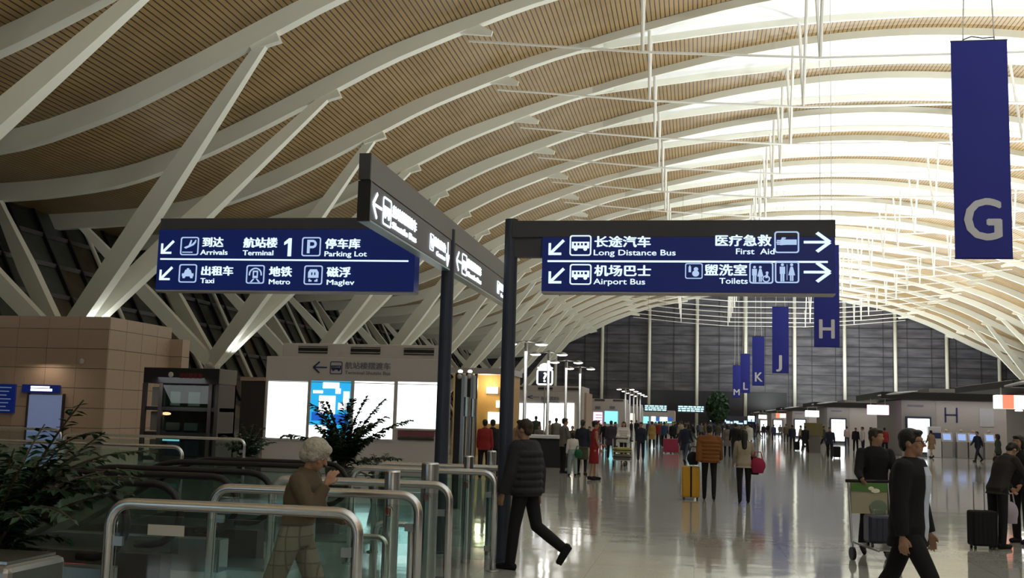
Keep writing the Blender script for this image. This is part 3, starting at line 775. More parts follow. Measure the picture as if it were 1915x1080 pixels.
# lit counter strip across the far end
Y = 222; X0, Z1 = at(1328, 780, Y); X1, Z0 = at(1426, 797, Y)
t = thing('service_counter', 'blue-white glowing counter across the far end', 'counter', ((X0 + X1) / 2, Y, 0)); hw = (X1 - X0) / 2
b = MB(); b.box(-hw, hw, 0, 1.5, 0, 3.0); b.build('body', M_post, t)
R_.seed(5); x = -hw
while x < hw:
    l = R_.uniform(.4, 1.1); z = R_.uniform(1.3, 2.0); b = MB(); b.box(x, min(x + l, hw), -.1, 0, z, z + R_.uniform(.3, .7)); b.build('lit_panel', glow('blue_white_panel', (.55, .75, 1.0), 1.3), t); x += l + R_.uniform(0, .25)

# lamp posts with two flat heads
lp0 = thing('twin_lamp_post', 'x', 'lamp', (0, 0, 0))
b = MB(); b.lathe([(.12, 0), (.12, .03), (.06, .05), (.06, 4.2)], n=12); b.build('post', M_steeldk, lp0, smooth=True)
b = MB(); b.sweep([(-.36, 0, 4.22), (0, 0, 4.26), (.36, 0, 4.22)], .025, 6); b.build('cross_arm', M_steeldk, lp0)
for sx in (-1, 1):
    b = MB(); b.lathe([(.02, .11), (.14, .07), (.22, .01), (.215, 0)], (sx * .52, 0, 4.16), 20); sh = b.build('lamp_head', M_steeldk, lp0, smooth=True)
    b = MB(); b.lathe([(.21, 0), (.16, -.03), (.05, -.045)], (sx * .52, 0, 4.155), 20); g_ = b.build('lamp_glass', M_lamp, sh)
lamps = [(-5.62, 35.5), (-5.62, 41.2), (-5.62, 47.0), (-5.62, 52.8), (-5.62, 88), (-5.62, 94), (-5.62, 100), (-5.62, 106), (-5.62, 112)]
names = ['nearest twin-headed lamp post', 'second twin-headed lamp post, beside the lit question mark', 'third twin-headed lamp post from the dark sign pole', 'fourth twin-headed lamp post, at the right corner of the second kiosk'] + ['%s post of the far cluster of small twin lamps' % a for a in ('nearest', 'second', 'third', 'fourth', 'rearmost')]
for i, ((x, y), lb) in enumerate(zip(lamps, names)):
    t = lp0 if i == 0 else copy_tree(lp0); t.location = (x, y, 0); tag(t, lb, 'lamp', 'twin-headed lamp posts')
    if i < 4:
        l = bpy.data.lights.new('lamp_light', 'POINT'); l.energy = 12; l.shadow_soft_size = .2; l.color = (1, .95, .88)
        o = bpy.data.objects.new('lamp_light', l); COL.objects.link(o); o.location = (x, y, 3.95)
# lit question-mark sign
Y = 50; X0, Z1 = at(1004, 681, Y); X1, Z0 = at(1034, 720, Y)
t = thing('information_sign', 'glowing white question mark sign with a dome on top', 'sign', ((X0 + X1) / 2, Y, 0)); W_ = X1 - X0
icon('info', -W_ / 2, Z0, W_ * .95, glow('bright_white_sign', (1, 1, 1), 2.0), t, 0, wid=W_); text('?', 0, Z0 + W_ * .2, W_ * .56, glow('bright_white_sign', (1, 1, 1), 2.0), t, -.01, .05)
b = MB(); b.box(-W_ * .42, W_ * .42, .002, .08, Z0 + .03, Z0 + W_ * .92); b.build('backing', M_post, t)
b = MB(); b.lathe([(.36, 0), (.38, .05), (.34, .09), (.26, .10), (.25, .18), (.12, .26), (.02, .27)], (0, .03, Z0 + W_ * .97), 20); b.build('dome', glow('bright_white_sign', (1, 1, 1), 2.0), t, smooth=True)
b = MB(); b.lathe([(.03, 0), (.03, Z0)], (0, .04, 0), 8); b.build('post', M_steeldk, t)

# ================================================================== check-in islands on the right
def island(i, letter, x0, Ys):
    y = Ys; dist = ['nearest', 'second', 'third', 'fourth', 'fifth'][i]
    t = thing('check_in_island', 'grey check-in island %s with dark flat canopy and lit corner sign' % (('marked H' if letter == 'H' else letter)), 'counter block', (x0, y, 0), 0, 'check-in islands on the right')
    L_ = 26
    b = MB(); b.box(0, 2.0, 0, 9, 0, 3.4); b.build('end_wall', M_kiosk2, t, bevel=.02)
    b = MB(); b.box(2.01, L_, .12, 9, 0, 3.4); b.build('side_wall', M_kiosk, t)
    b = MB(); b.box(6.9, L_, .05, .13, .0, 3.1); b.build('warm_panel', M_beige2, t)
    b = MB(); b.box(-1.3, L_, -.9, 9.6, 3.42, 3.86); b.build('canopy', M_dark, t, bevel=.03)
    b = MB(); b.box(1.5, L_, -.7, 9.4, 3.88, 4.1); b.build('canopy_upstand', M_kiosk2, t)
    b = MB(); b.sweep([(-1.5, -.8, 3.6), (-.3, -.92, 3.78), (.8, -.92, 3.92)], [.04, .09, .03], 6); b.build('canopy_wing', M_steeldk, t)
    l = bpy.data.lights.new('canopy_downlight', 'AREA'); l.shape = 'RECTANGLE'; l.size = 18; l.size_y = .5; l.energy = 70; l.color = (1, .95, .9); o = bpy.data.objects.new('canopy_downlight', l); COL.objects.link(o); o.location = (x0 + 9, y - .65, 3.38); o.rotation_euler = (rad(12), 0, 0)
    # protruding lit sign
    sm = [M_litpink, M_lit, M_litred, M_litwarm, M_lit][i]
    b = MB(); b.box(-2.0, -.75, -.2, .1, 2.45, 3.05); b.build('lit_corner_sign', sm if i else M_litpink, t, bevel=.03)
    b = MB(); b.box(-1.5, -.80, -.23, -.2, 2.5, 3.0); b.build('lit_corner_print', M_lit, t)
    for sx in (-1.8, -.95): b = MB(); b.sweep([(sx, -.05, 3.05), (sx, -.05, 3.42)], .03, 6); b.build('sign_hanger', M_steeldk, t)
    # lit poster
    b = MB(); b.box(.22, 1.72, -.14, 0, .15, 2.42); b.build('poster_frame', M_post, t, bevel=.04)
    b = MB(); b.box(.35, 1.60, -.17, -.14, .28, 2.28); b.build('lit_poster', M_lit, t)
    b = MB(); b.box(.35, 1.3, -.02, 0, 3.0, 3.12); b.build('small_lettering_strip', M_greyprint, t)
    return t
isl = [(0, 'H', 12.42, 68.9), (1, 'second from the right', 12.2, 104.5), (2, 'third from the right', 12.1, 140.5), (3, 'fourth from the right', 12.0, 176.5), (4, 'farthest down the hall', 12.0, 212)]
for i, l_, x_, y_ in isl:
    t = island(i, l_, x_, y_)
    if i == 0:
        b = MB()
        for a in (-.33, .33): b.box(2.01 + .9 + a - .045, 2.01 + .9 + a + .045, .08, .119, 2.1, 3.0)
        b.box(2.91 - .33, 2.91 + .33, .08, .119, 2.52, 2.60); b.build('letter_mark', M_navyprint, t)
        b = MB(); b.box(4.55, 5.35, .09, .119, 1.9, 3.0); b.build('notice_panel', mat('pale_notice', (.52, .52, .58), .5), t)
# first (nearest) island only shows its canopy corner and lit sign
t = thing('check_in_island', 'nearest check-in island at the right edge with a red and white lit corner sign', 'counter block', (14.6, 45.5, 0), 0, 'check-in islands on the right')
b = MB(); b.box(0, 24, 0, 9, 0, 3.4); b.build('side_wall', M_kiosk, t)
b = MB(); b.box(-2.3, 24, -.6, 9, 3.42, 3.72); b.build('canopy', M_dark, t, bevel=.03)
b = MB(); b.sweep([(-2.6, -.5, 3.45), (-2.0, -.62, 3.6), (-.6, -.62, 3.82)], [.04, .09, .04], 6); b.build('canopy_wing', M_steeldk, t)
b = MB(); b.box(-2.85, -1.3, -.3, .2, 2.58, 3.12); b.build('lit_corner_sign', M_litwarm, t, bevel=.03)
b = MB(); b.box(-2.62, -2.2, -.33, -.3, 2.58, 3.12); b.build('red_sign_band', M_litred, t)
b = MB(); b.box(-2.15, -1.3, -.33, -.3, 2.62, 3.08); b.build('lit_corner_print', M_lit, t)
for sx in (-2.6, -1.6): b = MB(); b.sweep([(sx, 0, 3.12), (sx, 0, 3.42)], .03, 6); b.build('sign_hanger', M_steeldk, t)
for sx in (-1.95, -1.35): b = MB(); b.lathe([(.12, .05), (.15, .02), (.13, 0)], (sx, -.05, 2.5), 14); b.build('downlight', M_lamp, t)

# self-service machines in front of island H
mk0 = thing('check_in_machine', 'x', 'machine')
b = MB(); b.box(-.3, .3, -.25, .25, 0, .95); b.build('cabinet', M_kiosk2, mk0, bevel=.02)
b = MB(); b.add([(-.32, -.25, .96), (.32, -.25, .96), (.32, .1, .96), (-.32, .1, .96), (-.32, -.02, 1.5), (.32, -.02, 1.5), (.32, .14, 1.5), (-.32, .14, 1.5)], [(0, 3, 2, 1), (4, 5, 6, 7), (0, 1, 5, 4), (1, 2, 6, 5), (2, 3, 7, 6), (3, 0, 4, 7)]); b.build('display_head', M_kiosk, mk0)
b = MB(); b.add([(-.22, -.237, 1.06), (.22, -.237, 1.06), (.22, -.085, 1.42), (-.22, -.085, 1.42)], [(0, 1, 2, 3)]); b.build('screen', M_screen, mk0)
b = MB(); b.ell((0, .02, 1.6), (.1, .06, .1)); b.build('status_lamp', mat('cream_plastic', (.5, .42, .35), .5), mk0, smooth=True)
for i, px in enumerate((1770, 1798, 1820, 1850)):
    X_, Z_ = at(px, 800, 68.2); t = mk0 if i == 0 else copy_tree(mk0); t.location = (X_, 68.3, 0)
    tag(t, '%s self check-in machine with blue screen under the large H' % ['leftmost', 'second', 'third', 'rightmost'][i], 'machine', 'self check-in machines')
X0, Z1 = at(1736, 797, 68); X1, Z0 = at(1761, 853, 68)
t = thing('information_totem', 'white machine with navy band beside the lit poster of island H', 'machine', ((X0 + X1) / 2, 68.2, 0)); hw = (X1 - X0) / 2
b = MB(); b.box(-hw, hw, -.2, .3, 0, Z1); b.build('cabinet', mat('white_laminate', (.6, .6, .64), .45), t, bevel=.03)
b = MB(); b.box(-hw * .95, hw * .95, -.23, -.2, Z1 * .62, Z1 * .8); b.build('navy_band', M_navyprint, t); b = MB(); b.box(-hw * .95, hw * .95, -.23, -.2, Z1 * .84, Z1 * .93); b.build('lit_band', M_bannerprint, t)

# ================================================================== left side: beige block, display case
t = thing('stone_clad_block', 'beige stone-panelled lift block with a blue door sign on the far left', 'building', (-27, 40, 0))
ox, oy = -27, 40
b = MB(); b.box(-36 - ox, -23.55 - ox, .06, 5.2, 0, 5.3); b.build('core', M_darkbrown, t)
pa = {}
def panel(x0, x1, y0, y1, z0, z1, m_):
    key = (round(x1 - x0, 3), round(y1 - y0, 3), round(z1 - z0, 3), m_.name)
    if key not in pa:
        b = MB(); b.box(0, x1 - x0, 0, y1 - y0, 0, z1 - z0); pa[key] = b.build('panel', m_, t, loc=(x0, y0, z0))
    else: inst(pa[key], t, (x0, y0, z0))
rows = [(0, .78), (.8, 1.58), (1.6, 2.38), (2.4, 3.18), (3.2, 3.98), (4.0, 4.78), (4.8, 5.3)]
for r, (z0, z1) in enumerate(rows):
    pr_ = .0 if r == 6 else .0
    for c in range(9):
        x1 = -23.5 - ox - c * 1.36; x0 = x1 - 1.345
        if c in (1, 2) and r < 3 and False: continue
        panel(x0, x1, 0 + (.0 if r < 6 else .04), .06 + (0 if r < 6 else .0), z0, z1, M_beige if r < 6 else M_beige2)
    for c in range(4):
        y0 = .06 + c * 1.3; panel(-23.55 - ox + (.0), -23.49 - ox, y0, y0 + 1.285, z0, z1, M_beige2)
for r, (z0, z1) in enumerate(rows[:6]):
    panel(-23.49 - ox, -22.9 - ox, 5.2, 5.9, z0, z1, M_beige2)
X0, Z1 = at(42, 718, 39.9); X1, Z0 = at(110, 735, 39.9)
b = MB(); b.box(X0 - ox, X1 - ox, -.12, 0, Z0, Z1); b.build('door_sign', M_blue, t)
X0b, Z1b = at(56, 721, 39.8); X1b, Z0b = at(90, 731, 39.8); b = MB(); b.box(X0b - ox, X1b - ox, -.14, -.12, (Z0b + Z1b) / 2 + .03, Z1b); b.box(X0b - ox, X1b - ox + .12, -.14, -.12, Z0b, (Z0b + Z1b) / 2 + .0); b.build('sign_lettering', M_lit, t)
X0b, Z1b = at(54, 737, 39.9); X1b, Z0b = at(109, 838, 39.9)
b = MB(); b.box(X0b - ox, X1b - ox, -.06, 0, 0, Z1b); dr = b.build('lift_door', mat('frosted_blue_door', (.14, .17, .27), .35, emit=(.25, .33, .6), es=.28), t)
b = MB(); b.box(X0b - ox - .08, X0b - ox, -.1, 0, 0, Z1b + .06); b.box(X1b - ox, X1b - ox + .08, -.1, 0, 0, Z1b + .06); b.build('door_frame', M_darkbrown, t)
X1b, Z1b = at(29, 718, 39.9); Z0b = at(29, 772, 39.9)[1]
b = MB(); b.box(X1b - ox - 1.5, X1b - ox, -.12, 0, Z0b, Z1b); b.build('notice_board', M_blue, t)
for k in range(7): b = MB(); b.box(X1b - ox - 1.3, X1b - ox - .15 - .1 * (k % 3), -.13, -.12, Z1b - .16 - k * .155, Z1b - .12 - k * .155); b.build('notice_line', glow('dim_blue_line', (.3, .35, .55), .35), t)
b = MB(); X_, Z_ = at(151, 675, 39.9); b.ell((X_ - ox, -.05, Z_), (.12, .06, .12)); b.build('round_beacon', M_kiosk, t, smooth=True)
l = bpy.data.lights.new('door_light', 'AREA'); l.energy = 25; l.size = 1.0; l.color = (1, .8, .6); o = bpy.data.objects.new('door_light', l); COL.objects.link(o); o.location = (-26, 39.3, 3.6); o.rotation_euler = (rad(-20), 0, 0)

# display case
Y = 32; X0 = at(266, 760, Y)[0]; X1 = at(408, 760, Y)[0]; ZT = 2.98
t = thing('display_case', 'tall dark glazed display case with framed pictures, right of the beige block', 'cabinet', ((X0 + X1) / 2, Y, 0)); hw = (X1 - X0) / 2
b = MB(); b.box(-hw, hw, -.05, 1.3, ZT - .5, ZT); b.build('header', M_dark, t, bevel=.02)
for x in (-hw + .05, -hw + .62, hw - .28, hw - .05): b = MB(); b.box(x - .06, x + .06, -.04, .08, 0, ZT - .5); b.build('upright', M_darkbrown, t)
b = MB(); b.box(-hw, hw, 1.2, 1.3, 0, ZT - .5); b.build('back_panel', mat('dim_grey_green', (.07, .085, .08), .6), t)
for z in (0.05, .82, 1.62): b = MB(); b.box(-hw, hw, -.03, 1.2, z, z + .12); b.build('shelf', M_dark, t)
b = MB(); b.box(-hw + .68, hw - .34, -.02, -.01, .2, ZT - .55); b.build('glass_front', M_glassdk, t)
frm = mat('pale_picture', (.30, .31, .31), .5); frm2 = mat('dim_picture', (.14, .135, .115), .5); fb = mat('blue_picture', (.05, .06, .16), .5)
for (x, z, w_, h_, m_) in ((-.48, 1.78, .34, .45, frm), (.14, 1.78, .4, .45, frm), (-.57, 1.0, .46, .24, frm), (.05, 1.0, .46, .24, frm), (-.57, .86, .46, .13, fb), (.05, .86, .46, .13, fb), (-1.12, 1.76, .46, .6, frm2), (-1.12, .98, .46, .6, frm2), (-1.1, .2, .4, .5, frm2), (-.5, .2, .45, .5, fb), (.1, .2, .5, .5, fb)):
    b = MB(); b.box(x, x + w_, .25, .3, z, z + h_); b.build('framed_picture', m_, t, bevel=.01)
b = MB(); b.ell((-.55, .2, 1.52), (.16, .05, .05)); b.build('warm_spotlight', glow('warm_spot', (1, .55, .3), 3), t, smooth=True)
b = MB(); b.box(-.58, -.05, .1, .2, .66, .71); b.build('blue_light_bar', glow('cyan_bar', (.35, .8, .9), 1.2), t)
b = MB(); b.ell((-.35, -.06, ZT - .22), (.09, .02, .09)); b.build('round_emblem', M_kiosk, t)
b = MB(); [b.box(-.05 + .16 * k, .07 + .16 * k, -.07, -.05, ZT - .32, ZT - .16) for k in range(5)]; b.build('dark_red_characters', mat('dark_red_print', (.10, .01, .012), .5), t)
b = MB(); b.box(hw - .04, hw, 0, 1.3, 0, ZT - .5); b.build('side_panel', M_darkbrown, t)
l = bpy.data.lights.new('case_light', 'AREA'); l.energy = 14; l.size = 1.6; o = bpy.data.objects.new('case_light', l); COL.objects.link(o); o.location = (t.location.x, Y - .4, ZT - .6); o.rotation_euler = (rad(40), 0, 0)
# brown cabinet behind, right of the pedestal
t = thing('wall_cabinet', 'low dark brown cabinet beside the pedestal on the left', 'cabinet', (-21.2, 50, 0))
b = MB(); b.box(-.9, 2.4, 0, 2, 0, 3.1); b.build('body', M_darkbrown, t, bevel=.03); b = MB(); b.box(-.95, 2.45, -.03, 2, 3.12, 3.3); b.build('top_band', M_beige, t)

# golden shop
t = thing('gift_shop', 'golden-walled shop front with white lit shelves, between the dark pylons and the sign pole', 'shop', (-8.9, 45, 0))
b = MB(); b.box(-1.6, 1.0, 1.2, 3.4, 0, 3.5); b.build('back_wall', M_gold, t)
b = MB(); b.box(-1.7, 1.1, -.1, 3.4, 3.5, 3.75); b.build('fascia', M_kiosk2, t)
for x in (-1.55, -.35, .95): b = MB(); b.box(x - .06, x + .06, 0, .12, 0, 3.5); b.build('upright', M_darkbrown, t)
for x, z, w_, h_ in ((-1.3, 1.9, .7, .12), (-1.3, 1.45, .7, .12), (.0, 1.4, .8, .5), (-.1, 2.7, .5, .3), (.35, 2.1, .5, .3)): b = MB(); b.box(x, x + w_, 1.05, 1.15, z, z + h_); b.build('lit_shelf', M_litwarm, t)
l = bpy.data.lights.new('shop_light', 'POINT'); l.energy = 80; l.color = (1, .8, .5); l.shadow_soft_size = .3; o = bpy.data.objects.new('shop_light', l); COL.objects.link(o); o.location = (-8.9, 45.5, 3.1)

# dark pylons with camera domes
for i, (px, w_) in enumerate(((862, .13), (880, .11))):
    Y = 20 + i; X_, Z_ = at(px, 697, Y)
    t = thing('security_pylon', ['wider dark upright pylon with a round camera on top, just right of the second pole', 'narrower dark upright pylon with a round camera on top'][i], 'pylon', (X_, Y, 0), 0, 'dark pylons')
    b = MB(); b.box(-w_ / 2 - .02, w_ / 2 - .02, -.12, .12, 0, Z_); b.build('column', M_dark, t, bevel=.02)
    b = MB(); b.box(w_ / 2 - .02, w_ / 2 + .04, -.12, .12, 0, Z_ - .05); b.build('steel_edge', M_steeldk, t)
    b = MB(); b.ell((0.0, -.12, Z_ - .07), (.05, .05, .05)); b.build('camera_dome', M_kiosk, t, smooth=True)
    b = MB(); b.ell((0.0, -.05, Z_ + .03), (.05, .05, .035)); b.build('beacon', M_litwarm, t, smooth=True)
# ================================================================== barriers, bollards, escalators
def arc_frame(x0, x1, h, r=.14, n=6):
    p = [(x0, 0, 0), (x0, 0, h - r)]
    for i in range(1, n + 1): a = pi - pi / 2 * i / n; p.append((x0 + r + r * math.cos(a), 0, h - r + r * math.sin(a)))
    p.append((x1 - r, 0, h))
    for i in range(1, n + 1): a = pi / 2 - pi / 2 * i / n; p.append((x1 - r + r * math.cos(a), 0, h - r + r * math.sin(a)))
    p.append((x1, 0, 0)); return p
def barrier(label, x0, x1, y, h=1.1, r=.036, glass=True, rz=0, sticker=False, cr=.14):
    t = thing('glass_barrier' if glass else 'rail_hoop', label, 'barrier' if glass else 'handrail', ((x0 + x1) / 2, y, 0), rz, 'steel-framed barriers beside the escalators' if glass else 'low steel hoops'); hw = (x1 - x0) / 2
    b = MB(); b.sweep(arc_frame(-hw, hw, h, cr), r, 12); b.build('frame', M_steel, t, smooth=True)
    for sx in (-1, 1): b = MB(); b.lathe([(.075, 0), (.075, .012), (.05, .02)], (sx * hw, 0, 0), 14); b.build('floor_flange', M_steeldk, t, smooth=True)
    if glass:
        b = MB(); b.box(-hw + .055, hw - .055, -.005, .005, .12, h - .075); b.build('glass_panel', M_glass, t)
        for sx in (-1, 1):
            for z in (.25, h - .25): b = MB(); b.box(sx * (hw - .07) - .035, sx * (hw - .07) + .035, -.015, .015, z - .03, z + .03); b.build('glass_clamp', M_steeldk, t)
    if sticker:
        b = MB(); b.box(-hw + .28, -hw + .54, -.009, -.006, h - .20, h - .13); b.build('sticker', mat('pale_sticker', (.45, .44, .40), .6), t)
    return t
barrier('nearest stainless steel barrier with a glass panel and a pale sticker, lower left foreground', -3.86, -2.13, 6.75, sticker=True)
barrier('steel-framed glass barrier second from the viewer, behind the grey-haired woman', -3.9, -2.16, 8.4)
barrier('steel-framed glass barrier third from the viewer', -3.94, -2.22, 9.75)
barrier('steel-framed glass barrier fourth from the viewer, passing the sign poles', -3.95, -2.25, 12.2)
barrier('rearmost steel-framed glass barrier, its left corner showing past the near bollards', -4.0, -2.28, 13.3)
def post(label, x, y, h, r):
    t = thing('steel_bollard', label, 'bollard', (x, y, 0), 0, 'round stainless steel bollards')
    b = MB(); b.lathe([(r, 0), (r, h - .012), (r - .006, h)], n=28); b.build('tube', M_steel, t, smooth=False)
    b = MB(); b.lathe([(r - .008, h), (r - .012, h + .004)], n=28); b.build('cap', M_steeldk, t)
    b = MB()
    for k in range(3): b.box(-.035 + .02 * k, -.025 + .02 * k, -r - .004, -r + .004, h * .72 - .01 * k, h * .72 + .05 - .005 * k)
    b.sweep([(.035 * math.cos(a), -r - .001, h * .735 + .045 * math.sin(a)) for a in [rad(40 * i) for i in range(8)]], .003, 4)
    b.build('red_mark', mat('faded_red_print', (.22, .04, .03), .6), t)
post('nearest round stainless steel bollard', -2.54, 8.95, 1.26, .067)
post('thick stainless steel bollard under the second sign pole, topped just below it', -2.62, 10.6, 1.26, .088)
post('slim stainless steel bollard left of the walking man', -2.68, 12.75, 1.26, .058)
post('rear slim stainless steel bollard close to the dark sign pole', -2.56, 13.6, 1.30, .058)
def hoop(label, px0, px1, y, h):
    xa = at(px0, 1000, y)[0]; xb = at(px1, 1000, y)[0]
    barrier(label, xa, xb, y, h, .025, False, cr=.07)
hoop('leftmost low steel hoop, just behind the nearest barrier corner', 663, 722, 8.75, .72)
hoop('low steel hoop right of the nearest bollard', 702, 768, 9.1, .80)
# tall slim twin posts farther back
for i, (px, py, y) in enumerate(((874, 742, 16.5), (886, 745, 17.5))):
    X_, Z_ = at(px, py, y); t = thing('gate_post', ['slim steel gate post with a shiny head, left of the pair', 'slim steel gate post with a shiny head, right of the pair'][i], 'post', (X_, y, 0), 0, 'slim gate posts')
    b = MB(); b.lathe([(.04, 0), (.04, Z_ - .3)], n=12); b.build('post', M_steeldk, t); b = MB(); b.lathe([(.055, Z_ - .3), (.055, Z_)], n=14); b.build('head', M_steel, t)

def escalator(label, y, w_=1.0):
    t = thing('escalator', label, 'escalator', (-4.9, y, 0), 0, 'escalators going down to the left')
    LX = -2.35; slope = rad(30); D = 9.4
    def path(h, r):
        p = [(-.45, 0, h - 2 * r)]
        for i in range(9): a = -pi / 2 + pi * i / 8; p.append((-r + r * math.cos(a) , 0, h - r + r * math.sin(a)))
        p.append((LX + .35, 0, h))
        for i in range(1, 7):
            s_ = slope * i / 6; p.append((LX + .35 - 1.2 * math.sin(s_), 0, h - 1.2 * (1 - math.cos(s_))))
        x, _, z = p[-1]; p.append((x - D * math.cos(slope), 0, z - D * math.sin(slope))); return p
    top = path(1.0, .29)
    for s_ in (0, 1):
        yy = s_ * w_
        b = MB(); b.sweep([(x, yy, z) for x, _, z in top], .038, 8); b.build('handrail', M_rubber, t, smooth=True)
        # glass: polygon strip between handrail and deck
        b = MB(); g = [p for p in top[3:]]; vs = []
        for x, _, z in g:
            zb = .34 if x > LX + .3 else .34 + (z - 1.0)
            vs += [(x, yy, z - .03), (x, yy, min(zb, z - .05))]
        b.add(vs, [(2 * i, 2 * i + 1, 2 * i + 3, 2 * i + 2) for i in range(len(g) - 1)]); b.build('balustrade_glass', M_glassdk, t)
        b = MB(); dk = [(-.12, .34), (LX + .35, .34)] + [(LX + .35 - 1.2 * math.sin(slope * i / 4), .34 - 1.2 * (1 - math.cos(slope * i / 4))) for i in range(1, 5)]
        x, z = dk[-1]; dk.append((x - D * math.cos(slope), z - D * math.sin(slope)))
        for (xa, za), (xb, zb) in zip(dk, dk[1:]): b.add([(xa, yy - .11, za - .34), (xa, yy + .11, za - .34), (xb, yy + .11, zb - .34), (xb, yy - .11, zb - .34), (xa, yy - .11, za), (xa, yy + .11, za), (xb, yy + .11, zb), (xb, yy - .11, zb)], [(4, 5, 6, 7), (0, 4, 7, 3), (1, 2, 6, 5), (0, 1, 5, 4), (3, 7, 6, 2)])
        b.build('skirt', M_darkbrown if s_ else M_steeldk, t)
    b = MB(); b.box(-1.7, .55, .12, w_ - .12, .002, .03); b.build('landing_plate', M_steeldk, t)
    b = MB(); b.box(-1.5, -.9, w_ - .125, w_ - .112, .16, .22); b.build('red_strip', M_redled, t)
    st = None
    for k in range(24):
        x = LX + .7 - .4 * k; z = 0 if k < 3 else -.205 * (k - 2)
        if st is None: b = MB(); b.box(0, .4, .13, w_ - .13, -.22, -.01); st = b.build('step', M_darkbrown, t, loc=(x, 0, z))
        else: inst(st, t, (x, 0, z))
    b = MB(); b.add([(LX, -.1, -.4), (LX, w_ + .1, -.4), (LX - 9, w_ + .1, -5.6), (LX - 9, -.1, -5.6)], [(0, 1, 2, 3)]); b.build('truss_soffit', M_dark, t)
escalator('nearest escalator, its black handrails bending down behind the first glass barrier', 8.85)
escalator('middle escalator of the three beside the steel barriers', 11.15)
escalator('farthest escalator, its handrail end showing right of the grey-haired woman', 13.9)
# rails behind the well
for i, (x0, x1, y, lab) in enumerate(((-17.4, -12.75, 16.4, 'long glass barrier behind the escalators, left length'), (-12.5, -8.2, 16.4, 'long glass barrier behind the escalators, middle length'), (-13.6, -9.4, 21.6, 'glass barrier farther back, in front of the display case'), (-20.5, -15.5, 24.5, 'glass barrier farthest back, in front of the beige block'))):
    barrier(lab, x0, x1, y, 1.1, .03)
# steel bin at lower left
t = thing('steel_console', 'low brushed steel console in the lower left corner', 'console', (-4.35, 6.2, 0))
b = MB(); b.box(-.55, .35, -.3, .3, 0, .78); b.build('cabinet', M_steeldk, t, bevel=.04); b = MB(); b.box(-.5, .3, -.25, .25, .782, .80); b.build('top_plate', M_steel, t)

# ================================================================== plants
def leaf_plant(name, label, loc, stems, pot_r=.3, pot_h=.5, seed=1, frond=True, mt=None):
    rnd = random.Random(seed); t = thing(name, label, 'plant', loc)
    b = MB(); b.lathe([(pot_r * .7, 0), (pot_r * .95, pot_h * .8), (pot_r, pot_h), (pot_r * .9, pot_h), (pot_r * .85, pot_h - .06)], n=20); b.build('pot', M_pot, t, smooth=False)
    for (az, el, ln, droop, nl, ls) in stems:
        b = MB(); pts = []; p = Vector((rnd.uniform(-.05, .05), rnd.uniform(-.05, .05), pot_h - .05)); e = el; n_ = 12
        for i in range(n_ + 1):
            pts.append(p.copy()); d = Vector((math.cos(rad(az)) * math.cos(rad(e)), math.sin(rad(az)) * math.cos(rad(e)), math.sin(rad(e)))); p = p + d * ln / n_; e -= droop / n_
        b.cm = 1; b.sweep(pts, [.013 * (1 - .8 * i / n_) + .003 for i in range(n_ + 1)], 5); b.cm = 0
        for k in range(nl):
            f = .22 + .78 * k / nl; i = min(n_ - 1, int(f * n_)); q = pts[i].lerp(pts[i + 1], f * n_ - i); d = (pts[i + 1] - pts[i]).normalized()
            for s_ in (-1, 1):
                sd = d.cross(Vector((0, 0, 1))); sd = sd.normalized() if sd.length > .01 else Vector((1, 0, 0))
                dr = (sd * s_ * rnd.uniform(.6, 1) + d * rnd.uniform(.2, .8) + Vector((0, 0, rnd.uniform(-.5, .15)))).normalized()
                L_ = ls * rnd.uniform(.7, 1.2) * (1.15 - .5 * f); wd = dr.cross(Vector((rnd.uniform(-.4, .4), rnd.uniform(-.4, .4), 1))).normalized() * L_ * (.24 if frond else .28)
                m_ = q + dr * L_ * .5 + Vector((0, 0, L_ * .06)); e_ = q + dr * L_ - Vector((0, 0, L_ * .12))
                b.add([q, m_ - wd, e_, m_ + wd], [(0, 1, 2), (0, 2, 3)])
        b.build('frond', [mt or M_leaf, M_stem], t)
    return t
rs = random.Random(11)
st = []
for k in range(16): st.append((rs.uniform(0, 360), rs.uniform(55, 88), rs.uniform(.7, 1.25), rs.uniform(25, 70), 34, .21))
st += [(8, 60, 1.85, 52, 50, .22), (178, 58, 1.6, 70, 46, .21), (2, 30, 1.3, 40, 40, .2), (185, 25, 1.0, 40, 30, .2), (20, 78, 1.7, 35, 50, .22), (160, 76, 1.6, 40, 50, .22), (350, 70, 1.5, 45, 50, .22), (200, 84, 1.45, 20, 46, .22), (60, 85, 1.5, 10, 46, .22), (120, 85, 1.4, 10, 46, .22), (175, 82, 1.5, 25, 46, .2), (5, 84, 1.6, 25, 46, .2)]
X_, _z = at(640, 850, 21.5)
leaf_plant('potted_fern', 'tall potted plant with feathery fronds in front of the lit posters', (X_, 21.5, 0), st, .35, .6, 3)
st = [(rs.uniform(0, 360), rs.uniform(45, 88), rs.uniform(.6, 1.55), rs.uniform(20, 90), 20, .15) for k in range(70)]
leaf_plant('potted_shrub', 'leafy dark green potted shrub at the left edge of the photo', (-5.25, 7.5, 0), st, .4, .62, 5, frond=False)
st = [(rs.uniform(0, 360), rs.uniform(45, 88), rs.uniform(.5, 1.0), rs.uniform(20, 80), 14, .2) for k in range(22)]
X_, _z = at(465, 820, 27); leaf_plant('potted_fern', 'small dim potted plant between the display case and the poster kiosk', (X_, 27, 0), st, .3, .5, 6)
st = [(rs.uniform(0, 360), rs.uniform(45, 88), rs.uniform(.5, .8), rs.uniform(20, 60), 14, .14) for k in range(14)]
leaf_plant('potted_shrub', 'low shrub in a pot at the foot of the fern, right side', (at(715, 850, 20)[0], 20, 0), st, .25, .4, 8, mt=M_leaf2)
